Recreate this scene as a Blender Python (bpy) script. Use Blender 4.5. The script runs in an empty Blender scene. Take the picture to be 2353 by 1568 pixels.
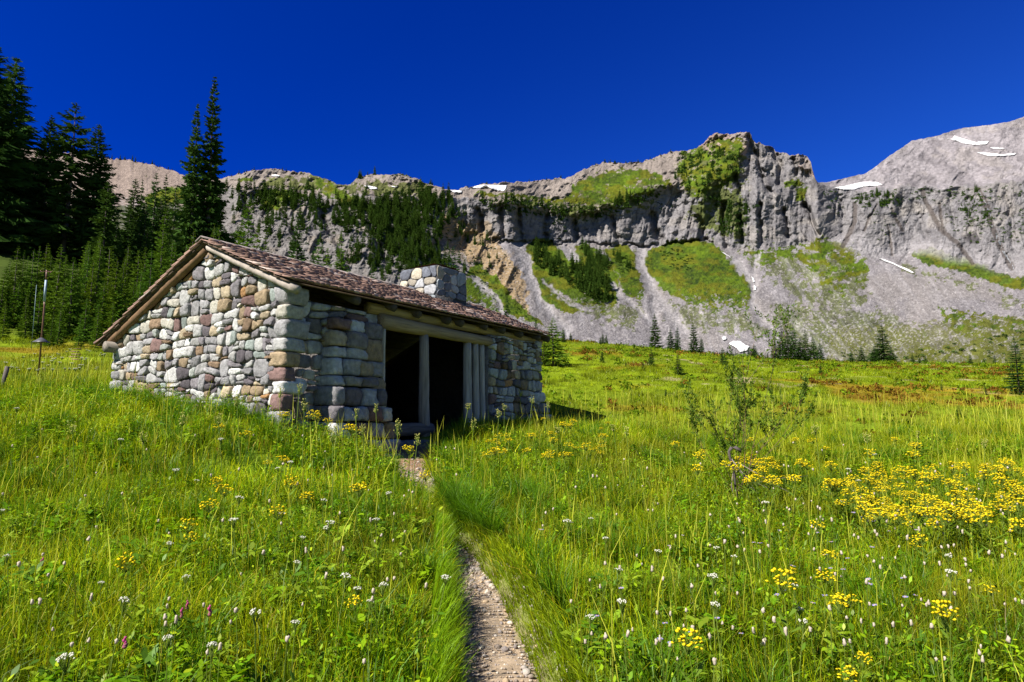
import bpy, math, random
import numpy as np
from mathutils import Vector, Matrix
R=np.random.RandomState(7); random.seed(7)
C=bpy.context.scene.collection
# ------------------------------------------------------------------ camera model (pixels of a 2353 x 1568 view of the photograph)
F=1504.0; PITCH=0.1213; SP,CP=math.sin(PITCH),math.cos(PITCH)
def ray(X,Y):
    """x/y and z/y of the sight line through a pixel (camera at the origin looking along +y)"""
    u=(np.asarray(X,float)-1176.5)/F; v=-(np.asarray(Y,float)-784.0)/F
    d=CP-v*SP
    return u/d,(SP+v*CP)/d
def at(X,Y,y):
    a,e=ray(X,Y); return np.array([a*y,y,e*y])
def proj(p):
    x,y,z=p; d=y*CP+z*SP; return 1176.5+F*x/d, 784-F*(-y*SP+z*CP)/d
# ------------------------------------------------------------------ noise
_P=R.permutation(4096); _T=R.rand(4096)
def _h(i,j,k): return _T[_P[(_P[(_P[i&4095]+j)&4095]+k)&4095]]
def noise(x,y,z=0.0):
    x,y,z=np.broadcast_arrays(np.asarray(x,float),np.asarray(y,float),np.asarray(z,float))
    xi,yi,zi=np.floor(x).astype(int),np.floor(y).astype(int),np.floor(z).astype(int)
    fx,fy,fz=x-xi,y-yi,z-zi
    fx,fy,fz=[f*f*f*(f*(f*6-15)+10) for f in (fx,fy,fz)]
    r=0
    for a in (0,1):
        for b in (0,1):
            for c in (0,1):
                r=r+_h(xi+a,yi+b,zi+c)*(fx if a else 1-fx)*(fy if b else 1-fy)*(fz if c else 1-fz)
    return r*2-1
def fbm(x,y,z=0.0,o=4,g=.5):
    s=0;a=1;n=0
    for i in range(o):
        s=s+a*noise(x*2**i+17*i,y*2**i-9*i,z*2**i); n+=a; a*=g
    return s/n
def sstep(a,b,x):
    t=np.clip((x-a)/(b-a),0,1); return t*t*(3-2*t)
def inpoly(X,Y,P):
    P=np.asarray(P,float); x0,y0=P.min(0); x1,y1=P.max(0)
    out=np.zeros(X.shape,bool); bb=(X>=x0)&(X<=x1)&(Y>=y0)&(Y<=y1)
    x,y=X[bb],Y[bb]; r=np.zeros(x.shape,bool)
    for (ax,ay),(bx,by) in zip(P,np.roll(P,-1,0)):
        c=(ay>y)!=(by>y)
        r^=c&(x<(bx-ax)*(y-ay)/(by-ay+1e-12)+ax)
    out[bb]=r; return out
def dist_line(X,Y,P,w=None):
    """distance to a polyline and (if w) the width interpolated along it"""
    P=np.asarray(P,float); best=np.full(X.shape,1e9); ww=np.zeros(X.shape)
    for i in range(len(P)-1):
        a,b=P[i],P[i+1]; d=b-a
        t=np.clip(((X-a[0])*d[0]+(Y-a[1])*d[1])/(d@d),0,1)
        D=np.hypot(X-a[0]-t*d[0],Y-a[1]-t*d[1]); m=D<best
        best=np.where(m,D,best)
        if w is not None: ww=np.where(m,w[i]+(w[i+1]-w[i])*t,ww)
    return (best,ww) if w is not None else best
def blur(A,n,axis):
    n=int(n)
    if n<1: return A
    for _ in range(3):
        p=[(0,0)]*A.ndim; p[axis]=(n+1,n)
        c=np.cumsum(np.pad(A,p,mode='edge'),axis=axis)
        L=A.shape[axis]
        A=(np.take(c,range(2*n+1,2*n+1+L),axis)-np.take(c,range(0,L),axis))/(2*n+1)
    return A
# ------------------------------------------------------------------ mesh helpers
def mk(name,V,Fs,mat,parent=None,col=None,smooth=False,midx=None,loc=None):
    """V: (n,3); Fs: list of (m,k) index arrays; one object"""
    V=np.asarray(V,np.float32); Fs=[np.asarray(f,np.int32) for f in Fs if len(f)]
    me=bpy.data.meshes.new(name)
    me.vertices.add(len(V)); me.vertices.foreach_set('co',V.ravel())
    L=np.concatenate([f.ravel() for f in Fs]); n=np.concatenate([np.full(len(f),f.shape[1],np.int32) for f in Fs])
    st=np.concatenate([[0],np.cumsum(n)[:-1]]).astype(np.int32)
    me.loops.add(len(L)); me.loops.foreach_set('vertex_index',L)
    me.polygons.add(len(n)); me.polygons.foreach_set('loop_start',st); me.polygons.foreach_set('loop_total',n)
    if smooth: me.polygons.foreach_set('use_smooth',np.ones(len(n),bool))
    for m in (mat if isinstance(mat,(list,tuple)) else [mat]): me.materials.append(m)
    if midx is not None: me.polygons.foreach_set('material_index',np.asarray(midx,np.int32))
    if col is not None:
        a=me.color_attributes.new('Col','FLOAT_COLOR','POINT')
        c=np.ones((len(V),4),np.float32); c[:,:3]=col; a.data.foreach_set('color',c.ravel())
    me.update(calc_edges=True); me.validate()
    o=bpy.data.objects.new(name,me); C.objects.link(o)
    if parent is not None: o.parent=parent
    if loc is not None: o.location=loc
    return o
class MB:
    """collects pieces for one mesh"""
    def __init__(s): s.V=[];s.F={};s.n=0;s.c=[];s.mi={}
    def add(s,V,Fs,col=(1,1,1),mi=0):
        V=np.asarray(V,float).reshape(-1,3); col=np.asarray(col,float)
        s.V.append(V); s.c.append(np.broadcast_to(col,(len(V),3)))
        for f in Fs:
            f=np.asarray(f,int)
            if len(f)==0: continue
            if f.ndim==1: f=f[None]
            s.F.setdefault(f.shape[1],[]).append(f+s.n); s.mi.setdefault(f.shape[1],[]).append(np.full(len(f),mi))
        s.n+=len(V)
    def box(s,c,h,U=None,col=(1,1,1),mi=0,jit=0):
        """c centre, h half sizes, U 3x3 rows = axes"""
        q=np.array([[x,y,z] for x in(-1,1) for y in(-1,1) for z in(-1,1)],float)*np.asarray(h)
        if jit: q=q+R.uniform(-jit,jit,q.shape)
        if U is not None: q=q@np.asarray(U)
        s.add(q+np.asarray(c),[[[0,1,3,2],[4,6,7,5],[0,4,5,1],[2,3,7,6],[0,2,6,4],[1,5,7,3]]],col,mi)
    def tube(s,P,r,n=8,col=(1,1,1),cap=True,mi=0,wob=0):
        P=np.asarray(P,float); r=np.broadcast_to(np.asarray(r,float),(len(P),))
        T=np.gradient(P,axis=0); T/=np.linalg.norm(T,axis=1)[:,None]
        up=np.array([0,0,1.]) if abs(T[0,2])<.9 else np.array([1.,0,0])
        A=np.cross(T,up); A/=np.linalg.norm(A,axis=1)[:,None]; B=np.cross(T,A)
        th=np.arange(n)*2*math.pi/n
        rr=r[:,None]*(1+wob*R.uniform(-1,1,(len(P),n)))
        V=P[:,None]+rr[...,None]*(np.cos(th)[None,:,None]*A[:,None]+np.sin(th)[None,:,None]*B[:,None])
        q=[]
        for i in range(len(P)-1):
            for j in range(n):
                k=(j+1)%n; q.append([i*n+j,i*n+k,(i+1)*n+k,(i+1)*n+j])
        Fs=[q]
        if cap: Fs+= [[list(range(n))[::-1]],[[(len(P)-1)*n+j for j in range(n)]]]
        s.add(V.reshape(-1,3),Fs,col,mi)
    def build(s,name,mat,parent=None,smooth=False,loc=None,usecol=True):
        ks=list(s.F)
        return mk(name,np.concatenate(s.V),[np.concatenate(s.F[k]) for k in ks],mat,parent,np.concatenate(s.c) if usecol else None,smooth,np.concatenate([np.concatenate(s.mi[k]) for k in ks]),loc)
def tag(o,label=None,cat=None,group=None,kind=None):
    if label: o['label']=label
    if cat: o['category']=cat
    if group: o['group']=group
    if kind: o['kind']=kind
    return o
def empty(name,loc,rz=0,label=None,cat=None,group=None):
    o=bpy.data.objects.new(name,None); C.objects.link(o); o.location=loc; o.rotation_euler=(0,0,rz); o.empty_display_size=.2
    return tag(o,label,cat,group)
def copy_tree(src,loc,rz=0,sc=(1,1,1),tilt=(0,0)):
    r=src.copy(); C.objects.link(r); r.location=loc; r.rotation_euler=(tilt[0],tilt[1],rz); r.scale=sc
    for ch in src.children:
        c=ch.copy(); C.objects.link(c); c.parent=r
    return r
# ------------------------------------------------------------------ materials
def nodes(name):
    m=bpy.data.materials.new(name); m.use_nodes=True; nt=m.node_tree; nt.nodes.clear()
    out=nt.nodes.new('ShaderNodeOutputMaterial'); return m,nt,out
def N(nt,t,**k):
    n=nt.nodes.new(t)
    for a,b in k.items():
        if a.startswith('i_'):
            key=a[2:]; key=int(key) if key.isdigit() else key.replace('_',' ')
            n.inputs[key].default_value=b
        else: setattr(n,a,b)
    return n
def mixc(nt,fac,a,b,blend='MIX'):
    n=nt.nodes.new('ShaderNodeMix'); n.data_type='RGBA'; n.blend_type=blend
    for s,v in ((0,fac),(6,a),(7,b)):
        if isinstance(v,(int,float)): n.inputs[s].default_value=v
        elif isinstance(v,tuple): n.inputs[s].default_value=v+(1,)
        else: nt.links.new(v,n.inputs[s])
    return n.outputs[2]
def math_(nt,op,a,b=0.0):
    n=nt.nodes.new('ShaderNodeMath'); n.operation=op
    for s,v in ((0,a),(1,b)):
        if isinstance(v,(int,float)): n.inputs[s].default_value=v
        else: nt.links.new(v,n.inputs[s])
    return n.outputs[0]
def tex(nt,scale,detail=4,rough=.55,coord='Object',stretch=None):
    tc=N(nt,'ShaderNodeTexCoord'); v=tc.outputs[coord]
    if stretch:
        mp=N(nt,'ShaderNodeMapping'); mp.inputs['Scale'].default_value=stretch[:3]
        if len(stretch)>3: mp.vector_type='TEXTURE'; mp.inputs['Rotation'].default_value=(0,0,stretch[3])
        nt.links.new(v,mp.inputs[0]); v=mp.outputs[0]
    n=N(nt,'ShaderNodeTexNoise'); n.inputs['Scale'].default_value=scale; n.inputs['Detail'].default_value=detail; n.inputs['Roughness'].default_value=rough
    nt.links.new(v,n.inputs['Vector']); return n.outputs['Fac']
def ramp(nt,fac,stops):
    n=N(nt,'ShaderNodeValToRGB'); el=n.color_ramp.elements
    while len(el)<len(stops): el.new(.5)
    for e,(p,c) in zip(el,stops): e.position=p; e.color=(c,c,c,1) if isinstance(c,(int,float)) else c+(1,)
    nt.links.new(fac,n.inputs[0]); return n.outputs[0]
def surface(name,base=None,scale=8,var=.35,bump=.3,bscale=None,rough=.9,dist=.02,stretch=None,attr=True,spec=.2,tint=None):
    """Principled surface: vertex colour (or base) x noise, with bump"""
    m,nt,out=nodes(name); p=N(nt,'ShaderNodeBsdfPrincipled'); p.inputs['Roughness'].default_value=rough; p.inputs['Specular IOR Level'].default_value=spec
    if attr:
        a=N(nt,'ShaderNodeAttribute'); a.attribute_name='Col'; col=a.outputs['Color']
        if base: col=mixc(nt,1.0,col,base,'MULTIPLY')
    else:
        r=N(nt,'ShaderNodeRGB'); r.outputs[0].default_value=base+(1,); col=r.outputs[0]
    n1=tex(nt,scale,5,.65,stretch=stretch)
    if tint: col=mixc(nt,ramp(nt,tex(nt,scale*.35,3,.6,stretch=stretch),[(.45,0.),(.62,1.)]),col,tint)
    k=ramp(nt,n1,[(.25,1-var),(.75,1+var)])
    col=mixc(nt,1.0,col,k,'MULTIPLY')
    nt.links.new(col,p.inputs['Base Color'])
    b=N(nt,'ShaderNodeBump'); b.inputs['Strength'].default_value=bump; b.inputs['Distance'].default_value=dist
    nt.links.new(tex(nt,bscale or scale*3,5,.65,stretch=stretch),b.inputs['Height']); nt.links.new(b.outputs[0],p.inputs['Normal'])
    nt.links.new(p.outputs[0],out.inputs[0]); return m
def leafmat(name,base=None,trans=.35,attr=False,var=.3,rnd=.35,warm=None,gloss=.0):
    m,nt,out=nodes(name)
    if attr:
        a=N(nt,'ShaderNodeAttribute'); a.attribute_name='Col'; col=a.outputs['Color']
        if base: col=mixc(nt,1.0,col,base,'MULTIPLY')
    else:
        r=N(nt,'ShaderNodeRGB'); r.outputs[0].default_value=base+(1,); col=r.outputs[0]
    if rnd:
        oi=N(nt,'ShaderNodeObjectInfo')
        col=mixc(nt,1.0,col,ramp(nt,oi.outputs['Random'],[(0.,1-rnd),(1.,1+rnd)]),'MULTIPLY')
        if warm: col=mixc(nt,math_(nt,'MULTIPLY',math_(nt,'FRACT',math_(nt,'MULTIPLY',oi.outputs['Random'],7.13)),.5),col,warm)
    if var:
        col=mixc(nt,1.0,col,ramp(nt,tex(nt,2.0,4,.7),[(.3,1-var),(.7,1+var)]),'MULTIPLY')
    d=N(nt,'ShaderNodeBsdfDiffuse'); t=N(nt,'ShaderNodeBsdfTranslucent')
    nt.links.new(col,d.inputs[0]); nt.links.new(mixc(nt,1.0,col,(1.15,1.1,.5),'MULTIPLY'),t.inputs[0])
    mx=N(nt,'ShaderNodeMixShader'); mx.inputs[0].default_value=trans
    nt.links.new(d.outputs[0],mx.inputs[1]); nt.links.new(t.outputs[0],mx.inputs[2]); o=mx.outputs[0]
    if gloss:
        g=N(nt,'ShaderNodeBsdfGlossy'); g.inputs['Roughness'].default_value=.45; m2=N(nt,'ShaderNodeMixShader'); m2.inputs[0].default_value=gloss
        nt.links.new(o,m2.inputs[1]); nt.links.new(g.outputs[0],m2.inputs[2]); o=m2.outputs[0]
    nt.links.new(o,out.inputs[0]); return m
M=dict(
 stone=surface('river_stone',scale=11,var=.42,bump=.9,bscale=16,rough=.9,dist=.03,spec=.12),
 wood=surface('weathered_wood',scale=5,var=.4,bump=.5,bscale=16,rough=.85,dist=.01,spec=.2),
 post=surface('weathered_post',scale=22,var=.55,bump=.9,bscale=30,rough=.9,dist=.012,spec=.1,stretch=(1,1,.06)),
 beam=surface('weathered_beam',scale=20,var=.5,bump=.9,bscale=30,rough=.9,dist=.012,spec=.1,stretch=(14,1,1,math.pi/2-.5797)),
 shake=surface('cedar_shake',scale=6,var=.35,bump=.4,bscale=30,rough=.8,dist=.006,spec=.2),
 rock=surface('mountain_rock',scale=.35,var=.30,bump=.8,bscale=.9,rough=.95,dist=1.6,spec=.03),
 soil=surface('meadow_soil',scale=1.6,var=.3,bump=.5,bscale=9,rough=1,dist=.05,spec=.05),
 path=surface('gravel_path',scale=12,var=.35,bump=.7,bscale=50,rough=.95,dist=.015,spec=.1),
 snow=surface('old_snow',(.60,.585,.58),scale=.5,var=.22,bump=.5,rough=.8,dist=.3,attr=False),
 metal=surface('painted_metal',scale=14,var=.35,bump=.1,rough=.5,spec=.5),
 grass=leafmat('grass_blades',trans=.36,attr=True,var=0,rnd=0,gloss=.015),
 needles=leafmat('fir_needles',(.036,.082,.018),trans=.18,rnd=.3,var=.35,warm=(.05,.075,.01)),
 young=leafmat('young_fir_needles',(.070,.150,.017),trans=.25,rnd=.3,var=.35,warm=(.14,.18,.012)),
 far=leafmat('far_fir_needles',(.045,.088,.014),trans=.15,rnd=.3,var=.0,warm=(.055,.085,.014)),
 shrub=leafmat('shrub_leaves',attr=True,trans=.3,rnd=0,var=0),
 bark=surface('fir_bark',(.10,.08,.07),scale=6,var=.4,bump=.5,attr=False),
 petal=leafmat('petals',trans=.25,attr=True,var=0,rnd=0),
)
# ------------------------------------------------------------------ the hut's frame (t along the front, s along the gable, z up)
PHI=.5797
HD=np.array([math.sin(PHI),math.cos(PHI),0]); HG=np.array([-math.cos(PHI),math.sin(PHI),0]); HN=-HG; UP=np.array([0,0,1.])
HC=np.array([-3.8408,11.016,0]); HL,HW=8.3632,5.65
ZF,ZR,ZB,SF,SR,SB=2.349,3.43,1.6657,-.3178,2.2525,6.0985; OG,OR_=.2523,.2121
def hp(t,s,z): return HC+HD*t+HG*s+UP*z
def hut_ts(x,y):
    dx,dy=x-HC[0],y-HC[1]; return dx*HD[0]+dy*HD[1],dx*HG[0]+dy*HG[1]
# ------------------------------------------------------------------ the ground
PATH=np.array([(.35,-3.),(.1,0),(.05,2.2),(.0,4),(-.14,5.2),(-.33,6.3),(-.47,7.2),(-.8,8.1),(-1.15,9.2),(-1.5,10.4),(-1.85,11.5),(-2.05,12.3),(-2.1,13.2)])
PW=np.array([.39,.39,.385,.365,.32,.255,.20,.06,.10,.23,.34,.5,.65])
_cp=[(0,0,-1.62),(-5,0,-1.5),(5,0,-1.7),(0,-8,-2.3),(-12,-8,-1.8),(12,-8,-2.4),(-.05,4,-1.56),(-.36,6.3,-1.36),(-.47,7.2,-1.27),(-1.15,9.2,-1.03),(-1.85,11.5,-.74),(-2.05,12.6,-.55),
 (-4,5,-1.42),(-6,8,-1.0),(4,5,-1.55),(6,9,-1.2),(10,12,-.9),(-9,10,-.5),
 (-8.6,14.2,.52),(-6,12.6,.22),(-3.9,10.8,-.12),(.9,17.6,.0),(-2.95,11.75,-.42),(-1.0,13.6,-.42),(5,16,-.5),(14,17,-.3),(9,21,.35),(22,22,.5),
 (3,25,1.25),(10,28,1.75),(20,32,2.1),(35,34,2.0),
 (-11.8,17,.95),(-17,22,2.0),(-19,29,3.5),(-26,32,5.2),(-15,34,4.2),(-24,45,8.2),(-40,48,12.5),(-34,60,13.5),(-12,50,7.2),(-5,40,4.6),(-14,62,9.5)]
for X,Y,d in ((1200,775,48),(1290,784,50),(1420,794,50),(1500,803,50),(1640,817,50),(1760,826,50),(1900,832,50),(2100,836,50),(2353,838,50),(2600,840,50)):
    p=at(X,Y,d); _cp.append(tuple(p))
_cp=np.array(_cp,float); _s=12.
def _tps(r2): return np.where(r2>1e-9,r2*np.log(np.maximum(r2,1e-9)),0)
_n=len(_cp); _A=np.zeros((_n+3,_n+3)); _q=_cp[:,:2]/_s
_A[:_n,:_n]=_tps(((_q[:,None]-_q[None])**2).sum(-1))+np.eye(_n)*.004; _A[:_n,_n]=1; _A[:_n,_n+1:]=_q; _A[_n:,:_n]=_A[:_n,_n:].T
_w=np.linalg.solve(_A,np.concatenate([_cp[:,2],[0,0,0]]))
def G(x,y,hut=True,pathcut=True):
    x=np.asarray(x,float); y=np.asarray(y,float); sh=x.shape; x,y=x.ravel(),y.ravel()
    xc=np.clip(x,-60,60); yc=np.clip(y,-12,75)
    q=np.stack([xc,yc],1)/_s
    z=_w[_n]+q@_w[_n+1:]
    for i in range(_n): z=z+_w[i]*_tps(((q-_q[i])**2).sum(1))
    near=sstep(60,30,np.hypot(x,y))
    z=z+.10*fbm(x*.35,y*.35,3.1,3)*(.4+.6*near)+.05*noise(x*1.3,y*1.3,8.)*near
    # past the crest the meadow drops out of sight, then climbs to the mountain's foot
    v=sstep(54,74,y+.15*np.abs(x))*sstep(-22,-2,x); z=z*(1-v)+v*(2.4+.02*np.clip(y-70,0,400))
    f=sstep(95,150,y)*(1-sstep(-22,-2,x)); z=z*(1-f)+f*8
    if pathcut:
        D,w=dist_line(x,y,PATH,PW); z=z-(.10+.10*sstep(9,7,y))*sstep(w+.07,w*.8,D)
    if hut:
        t,s=hut_ts(x,y); m=(sstep(.15,.35,t)*sstep(HL-.15,HL-.35,t)*sstep(.05,.3,s)*sstep(HW-.15,HW-.35,s))
        z=z*(1-m)+m*np.minimum(z,-.75)
    return z.reshape(sh)
def g1(x,y): return float(G(np.array([x]),np.array([y]))[0])
def hit(X,Y,y0=2.5,y1=62):
    """where the sight line through a pixel meets the ground"""
    a,e=ray(X,Y); ys=np.linspace(y0,y1,500); z=G(a*ys,ys); k=np.nonzero(e*ys<z)[0]
    y=ys[k[0]] if len(k) else y1
    return np.array([a*y,y,g1(a*y,y)])
def axis_(*seg):
    r=[]
    for a,b,st in seg: r+=list(np.arange(a,b,st))
    return np.array(r)
ys=axis_((-40,-6,2.),(-6,20,.16),(20,34,.3),(34,80,.7),(80,320,6.))
xs=axis_((-260,-60,8.),(-60,-16,.8),(-16,14,.16),(14,60,.7),(60,268,8.))
gx,gy=np.meshgrid(xs,ys); gz=G(gx,gy)
D_,w_=dist_line(gx,gy,PATH,PW)
n1=fbm(gx*.5,gy*.5,1.,4)[...,None]; n2=fbm(gx*.12,gy*.12,5.,4)[...,None]; n3=noise(gx*2.2,gy*2.2,9.)[...,None]
gcol=np.array([.11,.16,.010])*(1+.35*n1+.25*n3)
def heath_mask(x,y):
    """reddish heath patches on the far meadow"""
    h=sstep(.08,.40,fbm(x*.22,y*.34,12.,4)+.25*sstep(8,0,np.abs(y-21-.12*x))*sstep(2,8,x)-.19)
    return h*sstep(16,20,y)
farm=sstep(14,30,gy)[...,None]
gcol=gcol*(1-farm)+farm*np.array([.125,.17,.005])*(1+.5*n1+.3*n2+.35*n3)
hm=heath_mask(gx,gy)[...,None]; gcol=gcol*(1-.55*hm)+.55*hm*np.array([.26,.12,.015])*(1+.4*n3)
bare=(sstep(.42,.5,fbm(gx*.6,gy*1.1,30.,3))*sstep(22,28,gy)*sstep(4,9,gx))[...,None]; gcol=gcol*(1-bare)+bare*np.array([.33,.25,.16])
fl=(sstep(26,32,gy)*sstep(-2,-8,gx))[...,None]; gcol=gcol*(1-fl)+fl*np.array([.05,.075,.012])*(1+.5*n1)
pm=sstep(w_+.04,w_-.03,D_)[...,None]; gcol=gcol*(1-pm)+pm*np.array([.20,.15,.10])*(1+.3*n3)
ny,nx=gx.shape; idx=np.arange(ny*nx).reshape(ny,nx)
q=np.stack([idx[:-1,:-1],idx[:-1,1:],idx[1:,1:],idx[1:,:-1]],-1).reshape(-1,4)
tag(mk('ground',np.stack([gx,gy,gz],-1).reshape(-1,3),[q],M['soil'],col=np.clip(gcol,0.005,1).reshape(-1,3),smooth=True),kind='structure')
# the trodden path: a sheet laid in the cut
pt=[];pc=[]
T=np.linspace(0,len(PATH)-1,260); px=np.interp(T,range(len(PATH)),PATH[:,0]); py=np.interp(T,range(len(PATH)),PATH[:,1]); pw=np.interp(T,range(len(PATH)),PW)
px=blur(px,5,0); py=blur(py,5,0)
tx,ty=np.gradient(px),np.gradient(py); ln=np.hypot(tx,ty); nx_,ny_=ty/ln,-tx/ln
U=np.linspace(-1,1,13)
wj=pw[:,None]*(1+.25*noise(T[:,None]*2.5,U[None]*0+np.sign(U)[None],4.))
PX=px[:,None]+nx_[:,None]*U[None]*wj; PY=py[:,None]+ny_[:,None]*U[None]*wj
PZ=G(PX,PY)+.020-.022*np.abs(U[None])**4+.012*noise(PX*9,PY*9,2.)
nn=fbm(PX*3,PY*3,7.,4)[...,None]; dirt=sstep(8.,10.,PY)[...,None]
pcol=(np.array([.33,.25,.17])*(1-dirt)+dirt*np.array([.27,.165,.10]))*(1+.35*nn)
idx=np.arange(PX.size).reshape(PX.shape); q=np.stack([idx[:-1,:-1],idx[:-1,1:],idx[1:,1:],idx[1:,:-1]],-1).reshape(-1,4)
tag(mk('path',np.stack([PX,PY,PZ],-1).reshape(-1,3),[q],M['path'],col=pcol.reshape(-1,3),smooth=True),kind='structure')
# gravel lying on the path
ico=np.array([(0,0,1),(.894,0,.447),(.276,.851,.447),(-.724,.526,.447),(-.724,-.526,.447),(.276,-.851,.447),(.724,.526,-.447),(-.276,.851,-.447),(-.894,0,-.447),(-.276,-.851,-.447),(.724,-.526,-.447),(0,0,-1)])
icf=np.array([(0,1,2),(0,2,3),(0,3,4),(0,4,5),(0,5,1),(1,6,2),(2,7,3),(3,8,4),(4,9,5),(5,10,1),(6,7,2),(7,8,3),(8,9,4),(9,10,5),(10,6,1),(6,11,7),(7,11,8),(8,11,9),(9,11,10),(10,11,6)])
n=11000; tt=R.uniform(40,259,n)*R.uniform(.75,1,n); i0=tt.astype(int).clip(0,258); uu=R.uniform(-1.22,1.22,n)
gxp=px[i0]+nx_[i0]*uu*pw[i0]; gyp=py[i0]+ny_[i0]*uu*pw[i0]; rr=R.uniform(.004,.014,n)*(1+1.8*(R.rand(n)>.94))
V=ico[None]*rr[:,None,None]*R.uniform(.6,1.2,(n,1,3))*R.uniform(.8,1.2,(n,12,1)); V[...,2]*=.7
V=V+np.stack([gxp,gyp,G(gxp,gyp)+.024-.02*sstep(.95,1.05,np.abs(uu))],-1)[:,None]
gc=np.array([[.42,.37,.32],[.32,.26,.21],[.48,.41,.33],[.27,.23,.21],[.42,.31,.20]])[R.randint(0,5,n)]*R.uniform(.7,1.15,(n,1))
tag(mk('gravel',V.reshape(-1,3),[(icf[None]+12*np.arange(n)[:,None,None]).reshape(-1,3)],M['path'],col=np.repeat(gc,12,0)),'loose grey and tan gravel lying on the trodden path','gravel',kind='stuff')
# ------------------------------------------------------------------ the mountainside
SKY=[(-1100,250),(-320,315),(-100,330),(100,345),(245,364),(300,368),(350,379),(400,393),(428,404),(470,418),(505,412),(530,404),(560,397),(590,391),(625,388),(650,390),(680,395),(705,397),(720,402),(745,409),(770,420),(790,426),(805,422),(830,405),(845,400),(880,401),(915,399),(935,403),(960,413),(985,422),(1010,431),(1035,438),(1060,433),(1100,425),(1150,420),(1200,418),(1250,414),(1300,409),(1315,403),(1330,396),(1350,386),(1375,377),(1400,372),(1425,375),(1450,375),(1475,371),(1500,364),(1520,357),(1540,350),(1560,349),(1580,345),(1600,340),(1615,332),(1622,321),(1632,314),(1645,305),(1662,306),(1680,310),(1700,306),(1712,303),(1722,302),(1727,312),(1729,322),(1740,328),(1755,332),(1775,338),(1783,349),(1795,354),(1806,352),(1815,359),(1825,356),(1835,353),(1848,357),(1858,365),(1864,374),(1866,388),(1872,405),(1879,420),(1895,420),(1920,414),(1960,405),(1985,400),(2005,388),(2025,372),(2045,358),(2065,345),(2085,331),(2095,324),(2110,321),(2140,315),(2170,307),(2200,297),(2230,292),(2270,288),(2320,280),(2353,268),(2420,245),(2500,225),(2700,180),(3300,120)]
MX=np.concatenate([np.arange(-1100,-60,6.),np.arange(-60,2440,1.75),np.arange(2440,3300,6.)]); NV=400
sky=np.interp(MX,*zip(*SKY)); jag=2.2*noise(MX/9.,0*MX,3.)+1.3*noise(MX/3.5,0*MX,5.)
sky=sky+jag*(.4+.6*((MX<1880)))
YB=905.
v=np.linspace(0,1,NV)[:,None]
GX=np.broadcast_to(MX[None],(NV,len(MX))).copy(); GY=YB+(sky[None]-YB)*v
wx=GX+13*fbm(GX/38,GY/38,1.,5,.65)+5*noise(GX/7,GY/7,2.); wy=GY+9*fbm(GX/38,GY/38,7.,5,.65)+4*noise(GX/7,GY/7,8.)
def reg(P,raw=False): return inpoly(GX if raw else wx,GY if raw else wy,P)
cbase=np.interp(wx,[1000,1100,1190,1240,1320,1400,1480,1560,1620,1640,1700,1800,1890,1950,2010,2060,2100,2200,2300,2353,2700],[540,545,554,557,557,560,562,555,550,560,572,562,548,575,592,588,580,602,618,632,690])
ctop=9*noise(GX/33,0*GX,15.)*sstep(1850,1950,GX)+np.interp(wx,[1000,1050,1100,1200,1300,1360,1420,1450,1540,1560,1600,1660,1720,1760,1800,1880,1950,2000,2050,2110,2200,2300,2353,2700],[450,452,458,478,497,490,470,455,432,440,430,420,335,335,345,425,440,441,434,432,430,422,404,330])
cliff=(wx>1045)&(wy<cbase)&(wy>ctop)
upper=(wy<=ctop)&(wx>1045)|((wx<=1045)&(wy<452))
far_=(wx>1882)&(wy<ctop)
slab=reg([(505,425),(560,440),(640,440),(760,462),(900,455),(1040,450),(1060,500),(1020,560),(1000,640),(1060,690),(1080,790),(400,790),(400,640),(505,560)])
tan=reg([(1005,525),(1018,490),(1040,492),(1065,512),(1110,540),(1150,560),(1172,590),(1195,620),(1207,665),(1200,690),(1225,728),(1190,712),(1150,672),(1110,602),(1075,598),(1045,575)])
lhill=(wx<500)
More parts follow.
